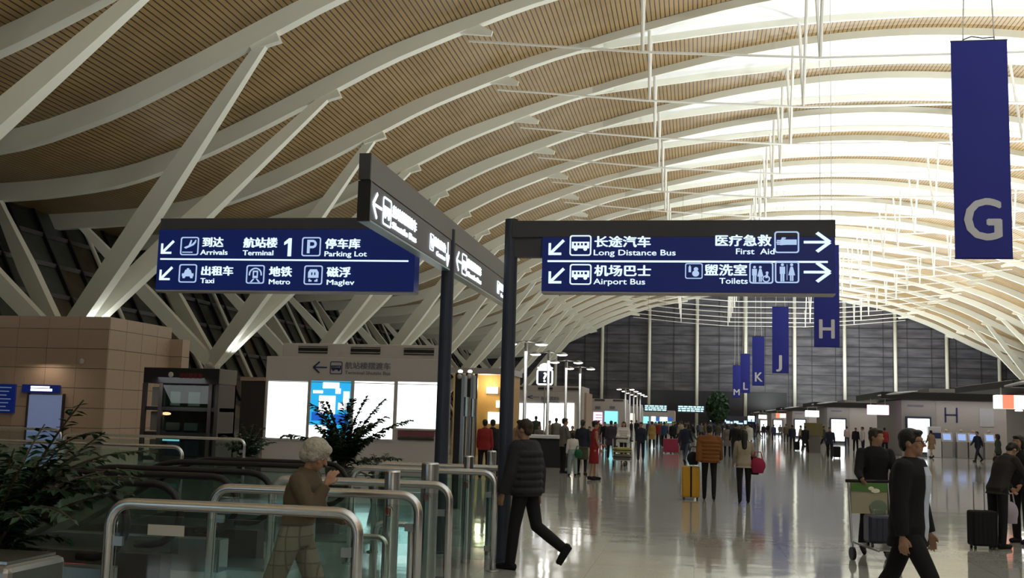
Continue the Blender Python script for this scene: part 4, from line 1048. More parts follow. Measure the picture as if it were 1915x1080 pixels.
# indoor tree near the far end
t = thing('indoor_tree', 'dark green tree standing far down the hall left of the banners', 'tree', (at(1342, 780, 190)[0], 190, 0))
b = MB(); b.lathe([(1.2, 0), (1.3, .7), (1.1, .7)], n=16); b.build('planter', M_kiosk2, t); b = MB(); b.sweep([(0, 0, .6), (0.1, 0, 2.5), (0, 0, 4.5)], [.2, .15, .08], 8); b.build('trunk', M_stem, t)
b = MB(); rt = random.Random(4)
for k in range(900):
    a = rt.uniform(0, 2 * pi); zz = rt.uniform(-1, 1); rr_ = math.sqrt(max(0, 1 - zz * zz)) * rt.uniform(.5, 1) * 2.0; c = Vector((rr_ * math.cos(a), rr_ * math.sin(a), 4.2 + zz * 2.7)); u = Vector((rt.uniform(-1, 1), rt.uniform(-1, 1), rt.uniform(-1, 1))).normalized() * .35; v_ = u.cross(Vector((rt.uniform(-1, 1), 1, rt.uniform(-1, 1)))).normalized() * .22
    b.add([c - u, c - v_, c + u, c + v_], [(0, 1, 2, 3)])
b.build('foliage', M_leaf, t)['kind'] = 'stuff'
# street-like warm lamp far down the hall
t = thing('warm_globe_lamp', 'warm orange glowing globe lamp far away left of the check-in islands', 'lamp', (at(1440, 775, 215)[0] - .3, 203, 0))
b = MB(); b.ell((0, 0, 3.3), (.55, .55, .55)); b.build('globe', glow('warm_globe', (1, .62, .22), 6), t, smooth=True); b = MB(); b.lathe([(.1, 0), (.06, 2.8)], n=8); b.build('post', M_dark, t)
l = bpy.data.lights.new('globe_light', 'POINT'); l.energy = 300; l.color = (1, .55, .2); l.shadow_soft_size = .6; o = bpy.data.objects.new('globe_light', l); COL.objects.link(o); o.location = (t.location.x, 202, 3.3)

# ================================================================== people
SK = mat('skin', (.36, .20, .13), .5, noise=.06)
SKD = mat('skin_shade', (.30, .17, .11), .5)
def cloth(name, c, r=.85): return mat(name, c, r, noise=.12, nscale=14, bump=.25)
C_black = cloth('black_cloth', (.005, .0055, .009)); C_navy = cloth('navy_cloth', (.012, .016, .035)); C_darkgrey = cloth('dark_grey_cloth', (.018, .018, .024))
C_orange = cloth('rust_orange_padded_cloth', (.20, .075, .018)); C_beige = cloth('beige_cloth', (.33, .28, .22)); C_red = cloth('red_cloth', (.23, .012, .016))
C_brownw = cloth('brown_wool', (.10, .075, .048)); C_check = cloth('checked_khaki', (.19, .16, .12)); C_white = cloth('white_cloth', (.60, .58, .56)); C_shirt = cloth('pale_blue_shirt', (.55, .62, .80))
C_olive = cloth('olive_cloth', (.06, .055, .035)); C_grey = cloth('grey_cloth', (.14, .13, .12)); C_teal = cloth('pale_teal_cloth', (.25, .33, .34)); C_green = cloth('green_cloth', (.01, .10, .05)); C_blue = cloth('blue_cloth', (.03, .05, .12)); C_pink = cloth('crimson_cloth', (.30, .015, .06)); C_tan = cloth('tan_cloth', (.26, .17, .10)); C_denim = cloth('denim_cloth', (.05, .065, .10)); C_green2 = cloth('dull_green_cloth', (.04, .06, .04))
H_black = mat('black_hair', (.008, .007, .007), .45, noise=.3, nscale=60, bump=.5); H_brown = mat('dark_brown_hair', (.03, .018, .012), .5, noise=.3, nscale=60, bump=.5); H_grey = mat('silver_grey_hair', (.42, .40, .34), .7, noise=.25, nscale=45, bump=.8)
def check_mat():
    m = C_check; nt = m.node_tree; b_ = nt.nodes['Principled BSDF']; tc = nt.nodes.new('ShaderNodeTexCoord'); br = nt.nodes.new('ShaderNodeTexBrick'); br.offset = 0
    br.inputs['Scale'].default_value = 1; br.inputs['Brick Width'].default_value = .09; br.inputs['Row Height'].default_value = .11; br.inputs['Mortar Size'].default_value = .006
    br.inputs['Color1'].default_value = (.25, .215, .17, 1); br.inputs['Color2'].default_value = (.17, .14, .105, 1); br.inputs['Mortar'].default_value = (.12, .10, .08, 1)
    mp = nt.nodes.new('ShaderNodeMapping'); mp.inputs['Rotation'].default_value = (pi / 2, 0, 0)
    sw = nt.nodes.new('ShaderNodeSeparateXYZ'); cb = nt.nodes.new('ShaderNodeCombineXYZ'); nt.links.new(tc.outputs['Object'], sw.inputs[0]); nt.links.new(sw.outputs[1], cb.inputs[0]); nt.links.new(sw.outputs[2], cb.inputs[1])
    nt.links.new(cb.outputs[0], br.inputs['Vector']); nt.links.new(br.outputs[0], b_.inputs['Base Color'])
check_mat()

def skeleton(sex, P):
    J = {}
    if sex == 'M': hz, hw, sz, sw, th, sh, an = .93, .095, .50, .185, .44, .415, .075
    else: hz, hw, sz, sw, th, sh, an = .885, .09, .475, .155, .415, .40, .07
    lean = rad(P.get('lean', 2)); sp = Vector((0, math.sin(lean), math.cos(lean))); pf = Vector((0, math.cos(lean), -math.sin(lean))); X = Vector((1, 0, 0))
    J['hip'] = Vector((0, 0, hz)); J['sp'] = sp; J['pf'] = pf
    for s, k in ((-1, 'L'), (1, 'R')):
        hp = J['hip'] + X * s * hw; a, kn, fp = [rad(v) for v in P.get('leg' + k, (0, 0, 0))]; sp_ = rad(P.get('splay', 2)) * s
        d1 = Vector((math.sin(sp_), math.sin(a), -math.cos(a))).normalized(); d2 = Vector((math.sin(sp_) * .3, math.sin(a - kn), -math.cos(a - kn))).normalized()
        K = hp + d1 * th; A = K + d2 * sh; fd = Vector((0, math.cos(fp), math.sin(fp))); fdn = Vector((0, math.sin(fp), -math.cos(fp)))
        J['h' + k] = hp; J['k' + k] = K; J['a' + k] = A; J['fd' + k] = fd; J['fn' + k] = fdn; J['heel' + k] = A + fdn * (an - .035) - fd * .05; J['toe' + k] = A + fdn * (an - .025) + fd * .16
    base = hz + sz
    C = J['hip'] + sp * sz
    for s, k in ((-1, 'L'), (1, 'R')):
        shp = C + X * s * sw - sp * .03; f, ab, el, inn = [rad(v) for v in P.get('arm' + k, (0, 8, 10, 0))]; f += lean * .0
        d1 = Vector((s * math.sin(ab), math.sin(f) * math.cos(ab), -math.cos(f) * math.cos(ab))); g = f + el
        d2 = Vector((s * math.sin(ab * .4) - s * math.sin(inn), math.sin(g), -math.cos(g))).normalized()
        ua, fa = (.29, .25) if sex == 'M' else (.265, .23)
        J['s' + k] = shp; J['e' + k] = shp + d1 * ua; J['w' + k] = J['e' + k] + d2 * fa; J['d' + k] = d2
    J['neck'] = J['hip'] + sp * (sz + .03); hp_ = rad(P.get('headpitch', 0)); hy = rad(P.get('headyaw', 0))
    HM = Matrix.Rotation(hy, 3, 'Z') @ Matrix.Rotation(-hp_ - lean * .3, 3, 'X'); J['HM'] = HM
    J['head'] = J['neck'] + sp * .035 + HM @ Vector((0, .015, .122))
    low = min(min(J['heel' + k].z, J['toe' + k].z) for k in 'LR') - .035
    for k, v in J.items():
        if isinstance(v, Vector) and k not in ('sp', 'pf', 'dL', 'dR', 'fdL', 'fdR', 'fnL', 'fnR'): v.z -= low
    return J
def torso_rings(J, sex, inf, lo, hi, hem=None, hemw=None):
    base = [(-.07, .155, .105), (0, .168, .115), (.10, .150, .105), (.20, .146, .105), (.32, .168, .118), (.42, .178, .115), (.49, .150, .09), (.53, .085, .065)] if sex == 'M' else \
           [(-.07, .150, .105), (0, .165, .118), (.10, .142, .102), (.19, .125, .092), (.30, .142, .115), (.40, .150, .105), (.46, .125, .082), (.50, .07, .058)]
    out = []
    if hem is not None:
        for f in (0, .5): out.append(((0, J['hip'].y - .005, J['hip'].z + hem * (1 - f) - .07 * f), (hemw or .19) * (1 - f) + (.165 + inf) * f, (hemw or .19) * (1 - f) * .74 + (.118 + inf) * f))
    for t_, rx, ry in base:
        if t_ < lo or t_ > hi: continue
        c = J['hip'] + J['sp'] * t_ if t_ > 0 else J['hip'] + Vector((0, 0, t_)); out.append(((c.x, c.y, c.z), rx + inf, ry + inf))
    return out
def body_prims(b, J, sex, fine):
    b.loft(torso_rings(J, sex, 0, -1, 1)); b.cap(J['neck'] - J['sp'] * .05, J['head'] - J['HM'] @ Vector((0, .01, .06)), .056 if sex == 'M' else .048, .052 if sex == 'M' else .045, 12)
    H = J['HM']; c = J['head']; P = lambda x, y, z: c + H @ Vector((x, y, z))
    b.ell(P(0, -.008, .02), (.073, .092, .093), H, 16, 12); b.ell(P(0, .022, -.045), (.054, .066, .068), H, 14, 10); b.cap(P(0, .055, -.09), P(0, .066, -.082), .022, .02, 8)
    b.cap(P(0, .082, .012), P(0, .106, -.026), .008, .014, 8)                  # nose
    b.cap(P(-.018, .080, -.058), P(.018, .080, -.058), .009, .009, 8)           # lips
    b.cap(P(-.045, .068, .028), P(.045, .068, .028), .014, .014, 8)            # brow
    for s in (-1, 1): b.ell(P(s * .073, -.008, -.01), (.011, .022, .032), H, 10, 7); b.ell(P(s * .04, .058, -.025), (.02, .018, .02), H, 8, 6)
    for s, k in ((-1, 'L'), (1, 'R')):
        q = 1 if sex == 'M' else .86
        b.cap(J['s' + k], J['e' + k], .052 * q, .040 * q, 12); b.cap(J['e' + k], J['w' + k], .040 * q, .026 * q, 12)
        b.cap(J['h' + k], J['k' + k], .082, .054 * q, 12); b.cap(J['k' + k], J['a' + k], .054 * q, .036 * q, 12)
        hand(b, J, k, s, fine, q)
        b.cap(J['heel' + k] + Vector((0, 0, .01)), J['toe' + k], .034, .028, 10)
def hand(b, J, k, s, fine, q=1):
    d = J['d' + k]; w = J['w' + k]; F = Vector((0, 1, 0)); t = F - d * F.dot(d)
    if t.length < .5: F = Vector((0, 0, 1)); t = F - d * F.dot(d)
    t.normalize(); n = Vector((-s, 0, 0)); n = (n - d * n.dot(d) - t * n.dot(t)); n = n.normalized() if n.length > .1 else d.cross(t) * s
    b.cap(w, w + d * .035, .024 * q, .022 * q, 8)
    for j in range(4): b.cap(w + d * .03 + t * (.010 * (j - 1.5)), w + d * .088 + t * (.019 * (j - 1.5)), .014, .0115, 8)
    for j, L_ in enumerate((.052, .066, .072, .062)):
        o = t * (.021 * (j - 1.5)); p0 = w + d * .086 + o; p1 = p0 + d * L_ * .55 + n * L_ * .16 + t * (.002 * (j - 1.5)); p2 = p1 + d * L_ * .45 + n * L_ * .38
        b.cap(p0, p1, .0092, .0086, 7); b.cap(p1, p2, .0086, .0074, 7)
    p0 = w + d * .028 + t * .024; p1 = p0 + d * .032 + t * .028 + n * .006; p2 = p1 + d * .032 + t * .008 + n * .008
    b.cap(p0, p1, .013, .011, 7); b.cap(p1, p2, .011, .009, 7)
CACHE = {}
def person(label, loc, heading, H, sex='M', pose=None, pk='p', top=('jacket', None), bottom=('trousers', None), hair=('short', None), shoes=None, vox=.022, extra=None, skin=None, group=None):
    """heading: degrees, 0 = walking away from the viewer, -90 = facing right"""
    P = pose or {}; base = 1.75 if sex == 'M' else 1.655
    t = thing('person', label, 'person', (loc[0], loc[1], 0), rad(heading), group); sc = H / base; t.scale = (sc, sc, sc)
    J = skeleton(sex, P); fine = vox < .012
    def part(name, key, fn, mt, vx, sm):
        k_ = (sex, pk, key, vx, name)
        if k_ in CACHE:
            o = CACHE[k_].copy(); o.modifiers.clear(); COL.objects.link(o); o.parent = t
            for c_ in CACHE[k_].children: pass
        else:
            b = MB(); fn(b); o = b.build(name, mt, t, remesh=vx, smooth_it=sm); CACHE[k_] = o
        o.material_slots[0].link = 'OBJECT'; o.material_slots[0].material = mt
        return o
    bd = part('body', 'body', lambda b: body_prims(b, J, sex, fine), skin or SK, vox if not fine else vox * .8, 2)
    # trousers / skirt / dress legs
    bt, bm = bottom
    def f_trou(b):
        b.loft(torso_rings(J, sex, .012, -.2, .1))
        for k in 'LR':
            wide = .0 if bt == 'slim' else (.022 if bt == 'wide' else .010)
            b.cap(J['h' + k] + Vector((0, 0, .0)), J['k' + k], .092 + wide * .4, .062 + wide, 12)
            A = J['a' + k]; K = J['k' + k]; e = K + (A - K) * (1.06 if bt != 'crop' else .5); b.sweep([K, K.lerp(e, .5), e], [.061 + wide, .056 + wide * 1.2, .046 + wide * 1.3], 14)
            b.ell(K, (.061 + wide, .062 + wide, .062 + wide))
    def f_skirt(b):
        z = J['hip'].z; L_ = .42 if bt == 'skirt' else .5
        b.loft([((0, .0, z - L_), .20, .16), ((0, 0, z - .2), .19, .15), ((0, 0, z - .02), .182, .135), ((0, 0, z + .1), .155, .12)])
    if bt in ('trousers', 'slim', 'wide', 'crop'): part('trousers', bt, f_trou, bm, max(vox * .75, .011), 3)
    elif bt == 'skirt':
        part('skirt', bt, f_skirt, bm, max(vox, .014), 2)
        def f_tights(b):
            for k in 'LR': b.cap(J['h' + k], J['k' + k], .088, .058, 12); b.cap(J['k' + k], J['a' + k], .058, .038, 12)
        part('tights', 'tights', f_tights, C_black, max(vox * .75, .012), 2)
    # top
    tt, tm = top
    if tt:
        def f_top(b, inf=.022, hem=-.10, hemw=.195, open_=False):
            if tt == 'coat': hem, hemw = -.34, .215
            if tt == 'padded': inf, hem, hemw = .055, -.08, .215
            if tt == 'dress': hem, hemw, inf = -.44, .185, .012
            if tt == 'sweater': hem, hemw, inf = -.08, .19, .026
            if tt == 'suit': hem, hemw, inf = -.17, .215, .04
            if tt == 'sweater': hem = None
            rg = torso_rings(J, sex, inf, .04 if hem is None else -.08, .54, hem, hemw)
            (cx_, cy_, cz_), rx_, ry_ = rg[-1]; rg[-1] = ((cx_, cy_, cz_ + .022), rx_, ry_); b.loft(rg, 22)
            b.cap(J['neck'] - J['sp'] * .07, J['neck'] - J['sp'] * .02, .09, .076, 12)
            b.ell(J['neck'] - J['sp'] * .075, (.125, .088, .052))
            if tt != 'dress': b.sweep([J['neck'] - J['sp'] * .03, J['neck'] + J['sp'] * .035], [.078, .070], 14)
            for s, k in ((-1, 'L'), (1, 'R')):
                if tt == 'dress': continue
                a = .062 + (inf - .02) * .9; w_ = J['w' + k]; e = J['e' + k]
                b.cap(J['s' + k], e, a + .004, a - .006, 12); b.sweep([e, e.lerp(w_, .5), e.lerp(w_, 1.02)], [a - .006, a - .014, a - .022], 12); b.ell(e, (a - .006,) * 3)
                b.cap(J['neck'] - J['sp'] * .06, J['s' + k], .05 + inf * .3, a, 10)
            if tt == 'padded':
                for j in range(6):
                    tz = -.02 + .085 * j; c = J['hip'] + J['sp'] * tz; b.loft([((c.x, c.y, c.z + dz), (.175 if j < 3 else .19) + inf + g_, .12 + inf + g_) for dz, g_ in ((-.034, -.004), (-.018, .012), (.018, .012), (.034, -.004))])
        part({'jacket': 'jacket', 'coat': 'coat', 'padded': 'padded_jacket', 'dress': 'dress', 'sweater': 'sweater', 'suit': 'suit_jacket'}[tt], tt, f_top, tm, max(vox * .75, .011), 3)
    # hair
    ht, hm = hair; c = J['head']; HM = J['HM']; PH = lambda x, y, z: c + HM @ Vector((x, y, z))
    def f_hair(b):
        if ht == 'puffy':
            b.ell(PH(0, -.022, .045), (.104, .116, .098), HM, 18, 12); b.ell(PH(0, -.07, -.02), (.092, .068, .075), HM); b.ell(PH(0, .05, .075), (.078, .05, .045), HM); b.ell(PH(-.07, .0, .0), (.035, .05, .05), HM); b.ell(PH(.07, .0, .0), (.035, .05, .05), HM); return
        b.ell(PH(0, -.020, .042), (.081, .098, .082), HM, 18, 12); b.ell(PH(0, -.06, -.01), (.072, .05, .07), HM); b.ell(PH(0, .052, .083), (.06, .04, .026), HM)
        if ht == 'short':
            for s in (-1, 1): b.ell(PH(s * .066, .0, .02), (.014, .045, .04), HM)
        if ht == 'long':
            b.cap(PH(0, -.07, .0), J['neck'] - J['pf'] * .11 - J['sp'] * .14, .075, .06, 12)
            for s in (-1, 1): b.cap(PH(s * .07, -.01, .02), PH(s * .072, -.03, -.12), .026, .022, 10)
        if ht == 'bob':
            b.cap(PH(0, -.06, .0), PH(0, -.06, -.09), .072, .06, 12)
            for s in (-1, 1): b.cap(PH(s * .07, .0, .02), PH(s * .07, -.01, -.09), .026, .022, 10)
        if ht == 'tail': b.cap(PH(0, -.11, .03), PH(0, -.14, -.12), .035, .022, 10)
    part('hair', ht, f_hair, hm or H_black, max(vox * .7, .009), 2)
    # shoes
    for k, sd in (('L', 'left'), ('R', 'right')):
        def f_shoe(b):
            hl, to, fd, fn = J['heel' + k], J['toe' + k], J['fd' + k], J['fn' + k]; m_ = (hl + to) / 2
            b.cap(hl + fn * -.006, m_ - fn * .0, .040, .041, 10); b.cap(m_, to, .041, .033, 10); b.cap(hl - fn * .0, J['a' + k] - fn * -.02, .040, .044, 10)
            b.beam(hl - fd * .03 + fn * .022, to + fd * .02 + fn * .018, .074, .022)
        part('shoe', 'shoe' + k, f_shoe, shoes or C_black, max(vox * .6, .010), 2)
    if fine:
        for s in (-1, 1):
            b = MB(); b.ell(PH(s * .031, .073, .006), (.013, .010, .009), HM); ey = b.build('eye', mat('eye_white', (.5, .48, .45), .3), t, smooth=True)
            b = MB(); b.ell(PH(s * .031, .0815, .006), (.006, .004, .006), HM, 8, 6); b.build('iris', C_black, ey, smooth=True)
    t['_'] = 0; del t['_']
    return t, J
WALK_A = dict(legL=(24, 8, 8), legR=(-18, 22, -28), armL=(-22, 8, 14, 0), armR=(20, 8, 22, 0))
WALK_B = dict(legL=(-16, 20, -26), legR=(20, 6, 6), armL=(18, 8, 22, 0), armR=(-20, 8, 12, 0))
STAND = dict(legL=(2, 2, 0), legR=(-2, 3, 0), armL=(2, 9, 12, 0), armR=(2, 9, 12, 0), splay=3)
ARMS_F = dict(legL=(2, 2, 0), legR=(-2, 3, 0), armL=(12, 10, 75, 25), armR=(12, 10, 75, 25), splay=3)
PUSH = dict(legL=(20, 10, 6), legR=(-14, 16, -20), armL=(22, 12, 48, 5), armR=(22, 12, 48, 5), lean=6)
SIT = dict(legL=(82, 80, 0), legR=(80, 82, 0), armL=(15, 8, 60, 10), armR=(15, 8, 60, 10), lean=4, splay=6)

def suitcase(name, label, loc, w_, d, h, mt, rz=0, handle=.35, group=None, stripe=None):
    t = thing(name, label, 'suitcase', (loc[0], loc[1], 0), rad(rz), group)
    b = MB(); b.box(-w_ / 2, w_ / 2, -d / 2, d / 2, .05, h); b.build('shell', mt, t, bevel=.035)
    b = MB(); [b.box(-w_ / 2 + w_ * (k + .5) / 6 - .008, -w_ / 2 + w_ * (k + .5) / 6 + .008, -d / 2 - .006, d / 2 + .006, .1, h - .05) for k in range(6)]; b.build('shell_rib', mt, t)
    for sx in (-1, 1):
        for sy in (-1, 1): b = MB(); b.sweep([(sx * (w_ / 2 - .05) - .012, sy * (d / 2 - .05), .025), (sx * (w_ / 2 - .05) + .012, sy * (d / 2 - .05), .025)], .026, 10); b.build('wheel', M_rubber, t)
    b = MB(); b.sweep([(-.08, d / 2 - .03, h), (-.08, d / 2 - .03, h + handle), (.08, d / 2 - .03, h + handle), (.08, d / 2 - .03, h)], .010, 6); b.build('handle', M_steeldk, t)
    if stripe: b = MB(); b.box(-.018, .018, -d / 2 - .012, -d / 2 + .01, .06, h); b.build('strap', stripe, t)
    return t
def soft_bag(name, label, loc, z, r, mt, cat='bag', rz=0, strap=True):
    t = thing(name, label, cat, (loc[0], loc[1], z), rad(rz))
    b = MB(); b.ell((0, 0, r[2]), r, None, 18, 12); b.box(-r[0] * .7, r[0] * .7, -r[1] * .6, r[1] * .6, .0, r[2] * 1.2); b.build('pouch', mt, t, remesh=.022, smooth_it=4)
    if strap: b = MB(); b.sweep([(-r[0] * .6, 0, r[2] * 1.7), (-r[0] * .35, 0, r[2] * 2.7), (r[0] * .35, 0, r[2] * 2.7), (r[0] * .6, 0, r[2] * 1.7)], .012, 6); b.build('strap', mt, t)
    return t
def trolley(label, loc, rz, board=None):
    t = thing('luggage_trolley', label, 'trolley', (loc[0], loc[1], 0), rad(rz), 'luggage trolleys')
    b = MB(); [b.sweep(p, .016, 8) for p in (((-.25, -.45, .22), (-.27, .35, .24), (-.27, .45, 1.0)), ((.25, -.45, .22), (.27, .35, .24), (.27, .45, 1.0)))]; b.build('frame', M_steeldk, t, smooth=True)
    b = MB(); [b.box(-.26, .26, -.45 + .14 * k, -.40 + .14 * k, .215, .235) for k in range(6)]; b.build('deck', M_steeldk, t)
    b = MB(); b.sweep([(-.30, .47, 1.02), (.30, .47, 1.02)], .022, 8); b.build('push_bar', M_rubber, t, smooth=True)
    for x, y in ((-.25, .38), (.25, .38), (0, -.42)):
        b = MB(); b.sweep([(x - .02, y, .085), (x + .02, y, .085)], .085, 14); wl = b.build('wheel', M_rubber, t); b = MB(); b.beam((x, y, .085), (x, y + .02, .24), .05, .02); b.build('fork', M_steeldk, wl)
    if board:
        b = MB(); b.box(-.25, .25, .42, .44, .60, 1.0); b.build('advert_board', board, t)
        b = MB(); b.box(-.25, .25, .405, .419, .89, 1.0); b.build('green_band', mat('green_print', (.08, .20, .05), .5), t); b = MB(); b.ell((.08, .405, .90), (.06, .006, .03)); b.ell((.02, .405, .93), (.04, .006, .025)); b.build('white_emblem', M_white, t)
        b = MB(); b.ell((.12, .405, .68), (.12, .006, .1)); b.build('green_picture', mat('grey_green_print', (.14, .19, .13), .5), t)
    return t
g = ground
# --- 1 grey-haired woman
pose = dict(lean=8, legL=(22, 10, 6), legR=(-20, 12, -22), armL=(15, 6, 60, 8), armR=(30, 6, 130, 30), headpitch=24)
t, J = person('grey-haired woman in a brown cardigan and checked trousers walking right, hand raised to her face', (-2.93, 7.75), -92, 1.56, 'F', pose, 'greywoman', ('sweater', C_brownw), ('wide', C_check), ('puffy', H_grey), vox=.0105)
b = MB(); w_ = J['wR']; d = J['dR']; b.sweep([w_ - d * .02 + (d.orthogonal().normalized() * math.cos(a) + d.cross(d.orthogonal().normalized()) * math.sin(a)) * .031 for a in [2 * pi * i / 12 for i in range(13)]], .006, 6, False); b.build('bracelet', C_black, t)
# --- 2 man walking past the pole
pose = dict(lean=3, legL=(10, 4, 2), legR=(-12, 46, -55), armL=(8, 12, 10, 0), armR=(-10, 14, 12, 0), headyaw=0)
t, J = person('man in a dark quilted jacket stepping past the dark sign pole', (-1.93, 12.45), 68, 1.74, 'M', pose, 'poleman', ('padded', C_darkgrey), ('trousers', C_black), ('short', H_brown), vox=.013)
# --- 3 suit man
pose = dict(lean=3, legL=(-22, 12, -24), legR=(27, 8, 8), armL=(4, 6, 10, 0), armR=(-6, 10, 12, 0), headpitch=-2, headyaw=0)
X_, Y_ = 1.80, 9.75
t, J = person('man with glasses in a dark suit and pale blue shirt striding right, lower right foreground', (X_, Y_), -116, 1.79, 'M', pose, 'suitman', ('suit', C_black), ('trousers', C_black), ('short', H_black), vox=.0105)
hm = J['HM']; hc = J['head']; PH = lambda x, y, z: hc + hm @ Vector((x, y, z))
b = MB()
for s in (-1, 1):
    b.sweep([PH(s * .031 + .022 * math.cos(a), .096, .006 + .017 * math.sin(a)) for a in [2 * pi * i / 14 for i in range(15)]], .0022, 5, False); b.sweep([PH(s * .053, .095, .012), PH(s * .077, .0, .008)], .0025, 5)
b.sweep([PH(-.010, .098, .010), PH(.010, .098, .010)], .0022, 5); b.build('glasses', M_dark, t)
b = MB(); rg = torso_rings(J, 'M', .046, -.08, .5, -.12, .20)
vs = []
for (c, rx, ry), hwid in zip(rg, (.02, .035, .045, .05, .055, .065, .075, .085, .06)): vs += [(c[0] - hwid, c[1] + ry * .96, c[2]), (c[0], c[1] + ry + .010, c[2]), (c[0] + hwid, c[1] + ry * .96, c[2]), (c[0] + hwid, c[1] + ry * .5, c[2]), (c[0] - hwid, c[1] + ry * .5, c[2])]
n_ = len(vs) // 5; fs = [(5 * i + k, 5 * i + (k + 1) % 5, 5 * i + 5 + (k + 1) % 5, 5 * i + 5 + k) for i in range(n_ - 1) for k in range(5)] + [(0, 1, 2, 3, 4), tuple(5 * (n_ - 1) + k for k in range(5))]
b.add(vs, fs); b.build('shirt_front', C_shirt, t)
b = MB(); b.lathe([(.066, -.055), (.072, -.02), (.064, .012)], tuple(J['neck'] + J['pf'] * .012 + J['sp'] * .01), 18); b.build('collar', C_shirt, t, smooth=True)
# --- 4 trolley man and trolley
t, J = person('man in a black jacket pushing a luggage trolley, looking right, behind the suit man', (at(1636, 900, 15.4)[0], 15.4), 182, 1.75, 'M', dict(PUSH, headyaw=52), 'trolleyman', ('jacket', C_black), ('trousers', C_black), ('short', H_brown), vox=.014)
trolley('luggage trolley with a green and cream advert board, pushed by the man in black', (at(1650, 900, 14.6)[0], 14.6), 14, mat('cream_board', (.36, .34, .24), .5))
X_ = at(1652, 900, 14.3)[0]
t = suitcase('suitcase', 'navy ribbed suitcase standing on the trolley behind the suit man', (X_, 14.4), .42, .26, .40, mat('navy_shell', (.02, .025, .05), .4), 10, .05); t.location.z = .24
# --- 5, 6 pair at the right edge
t, J = person('person in a dark coat bending forward beside a black suitcase, right edge', (g(1868, 1024)[0], g(1868, 1024)[1]), -60, 1.66, 'M', dict(STAND, lean=24, headpitch=38, armL=(28, 8, 12, 6), armR=(30, 10, 10, 6)), 'bend', ('jacket', cloth('speckled_dark_wool', (.022, .02, .02))), ('trousers', C_black), ('short', H_black), vox=.016)
suitcase('suitcase', 'black upright suitcase beside the bending person at the right edge', g(1838, 1026), .38, .24, .56, C_black, 10, .4)
t, J = person('person with a dark scarf and jacket facing the bending person, cut by the right edge', (g(1912, 1015)[0], g(1912, 1015)[1]), 130, 1.66, 'F', dict(STAND, armL=(12, 8, 30, 10)), 'edgew', ('jacket', C_black), ('trousers', C_black), ('bob', H_black), vox=.016)
soft_bag('plastic_bag', 'pale plastic carrier bag held low at the right edge', g(1891, 1018), .32, (.13, .09, .17), mat('pale_plastic', (.45, .40, .50), .25), rz=20)
# --- 7 orange jacket, 8 beige jacket
t, J = person('man in a rust orange padded jacket walking away in the middle of the hall', g(1326, 935), -3, 1.68, 'M', dict(WALK_A, legL=(10, 6, 4), legR=(-8, 12, -14)), 'orange', ('padded', C_orange), ('slim', C_black), ('short', H_black), vox=.016)
suitcase('suitcase', 'bright yellow suitcase with a dark strap, left of the man in orange', g(1291, 933), .40, .26, .74, mat('yellow_shell', (.55, .30, .012), .35), 6, .12, stripe=C_black)
X_, Y_ = g(1296, 933); soft_bag('travel_bag', 'black soft bag sitting on top of the yellow suitcase', (X_ + .0, Y_ - .02), .77, (.15, .12, .15), C_black)
t, J = person('woman with long hair in a beige jacket walking away beside the man in orange', g(1391, 940), 4, 1.58, 'F', dict(WALK_B, legL=(-8, 12, -12), legR=(9, 5, 3), armR=(10, 16, 60, 0)), 'beige', ('jacket', C_beige), ('slim', C_black), ('long', H_black), vox=.016)
X_, Y_ = g(1391, 940); soft_bag('handbag', 'crimson and black handbag on the arm of the woman in beige', (X_ + .30, Y_ - .02), .66, (.17, .12, .17), C_pink)
soft_bag('dark_coat_bundle', 'black coat draped over the crimson handbag', (X_ + .21, Y_ + .10), .62, (.16, .12, .21), C_black, 'coat', strap=False)
# --- 9.. mid-distance people
def P_(label, px, py, H, hd, sex, pose, pk, top, bottom, hair, vox=.024, **k): return person(label, g(px, py), hd, H, sex, pose, pk, top, bottom, hair, vox=vox, **k)
P_('woman in a sleeveless red dress walking right, seen from the side', 1110, 897, 1.66, -70, 'F', dict(WALK_A, legL=(6, 4, 0), legR=(-6, 6, -8), armL=(20, 8, 40, 0), armR=(4, 8, 20, 0)), 'red', ('dress', C_red), ('none', None), ('short', H_black), vox=.018)
P_('woman in a dark top and striped olive skirt facing the lit kiosk', 1088, 888, 1.68, -10, 'F', dict(STAND), 'fs', ('jacket', C_navy), ('skirt', C_olive), ('tail', H_black), vox=.02)
P_('man in a grey-brown jacket with folded arms near the lit kiosk', 1053, 884, 1.74, -60, 'M', dict(ARMS_F), 'mf', ('jacket', C_grey), ('trousers', C_black), ('short', H_brown), vox=.02)
P_('child in a white top and pale teal trousers holding a green bag', 1070, 889, 1.30, 20, 'F', dict(STAND), 'fst', ('sweater', C_white), ('wide', C_teal), ('bob', H_black), vox=.024)
X_, Y_ = g(1074, 889); soft_bag('shopping_bag', 'green shopping bag hanging at the side of the child', (X_ + .12, Y_ - .1), .55, (.13, .08, .13), C_green)
P_('woman in a white puffy coat pushing a luggage trolley towards the viewer', 1166, 864, 1.66, 176, 'F', dict(PUSH), 'fp', ('padded', C_white), ('slim', C_black), ('long', H_brown), vox=.022)
X_, Y_ = g(1163, 871); trolley('luggage trolley with yellow-striped bags pushed by the woman in white', (X_, Y_), 15)
for k, (z, lb, m_) in enumerate(((.25, 'lower grey bag on the white-coated woman\'s trolley', C_grey), (.50, 'upper dark bag with yellow edges on the white-coated woman\'s trolley', mat('dull_yellow_stripe', (.32, .30, .10), .6)))):
    t = thing('travel_bag', lb, 'bag', (X_, Y_ + .0, z), rad(15 + 8 * k)); b = MB(); b.box(-.30, .30, -.2, .2, 0, .2); b.build('pouch', m_, t, bevel=.05); b = MB(); b.box(-.31, .31, -.21, .21, .08, .11); b.build('seam', C_black, t)
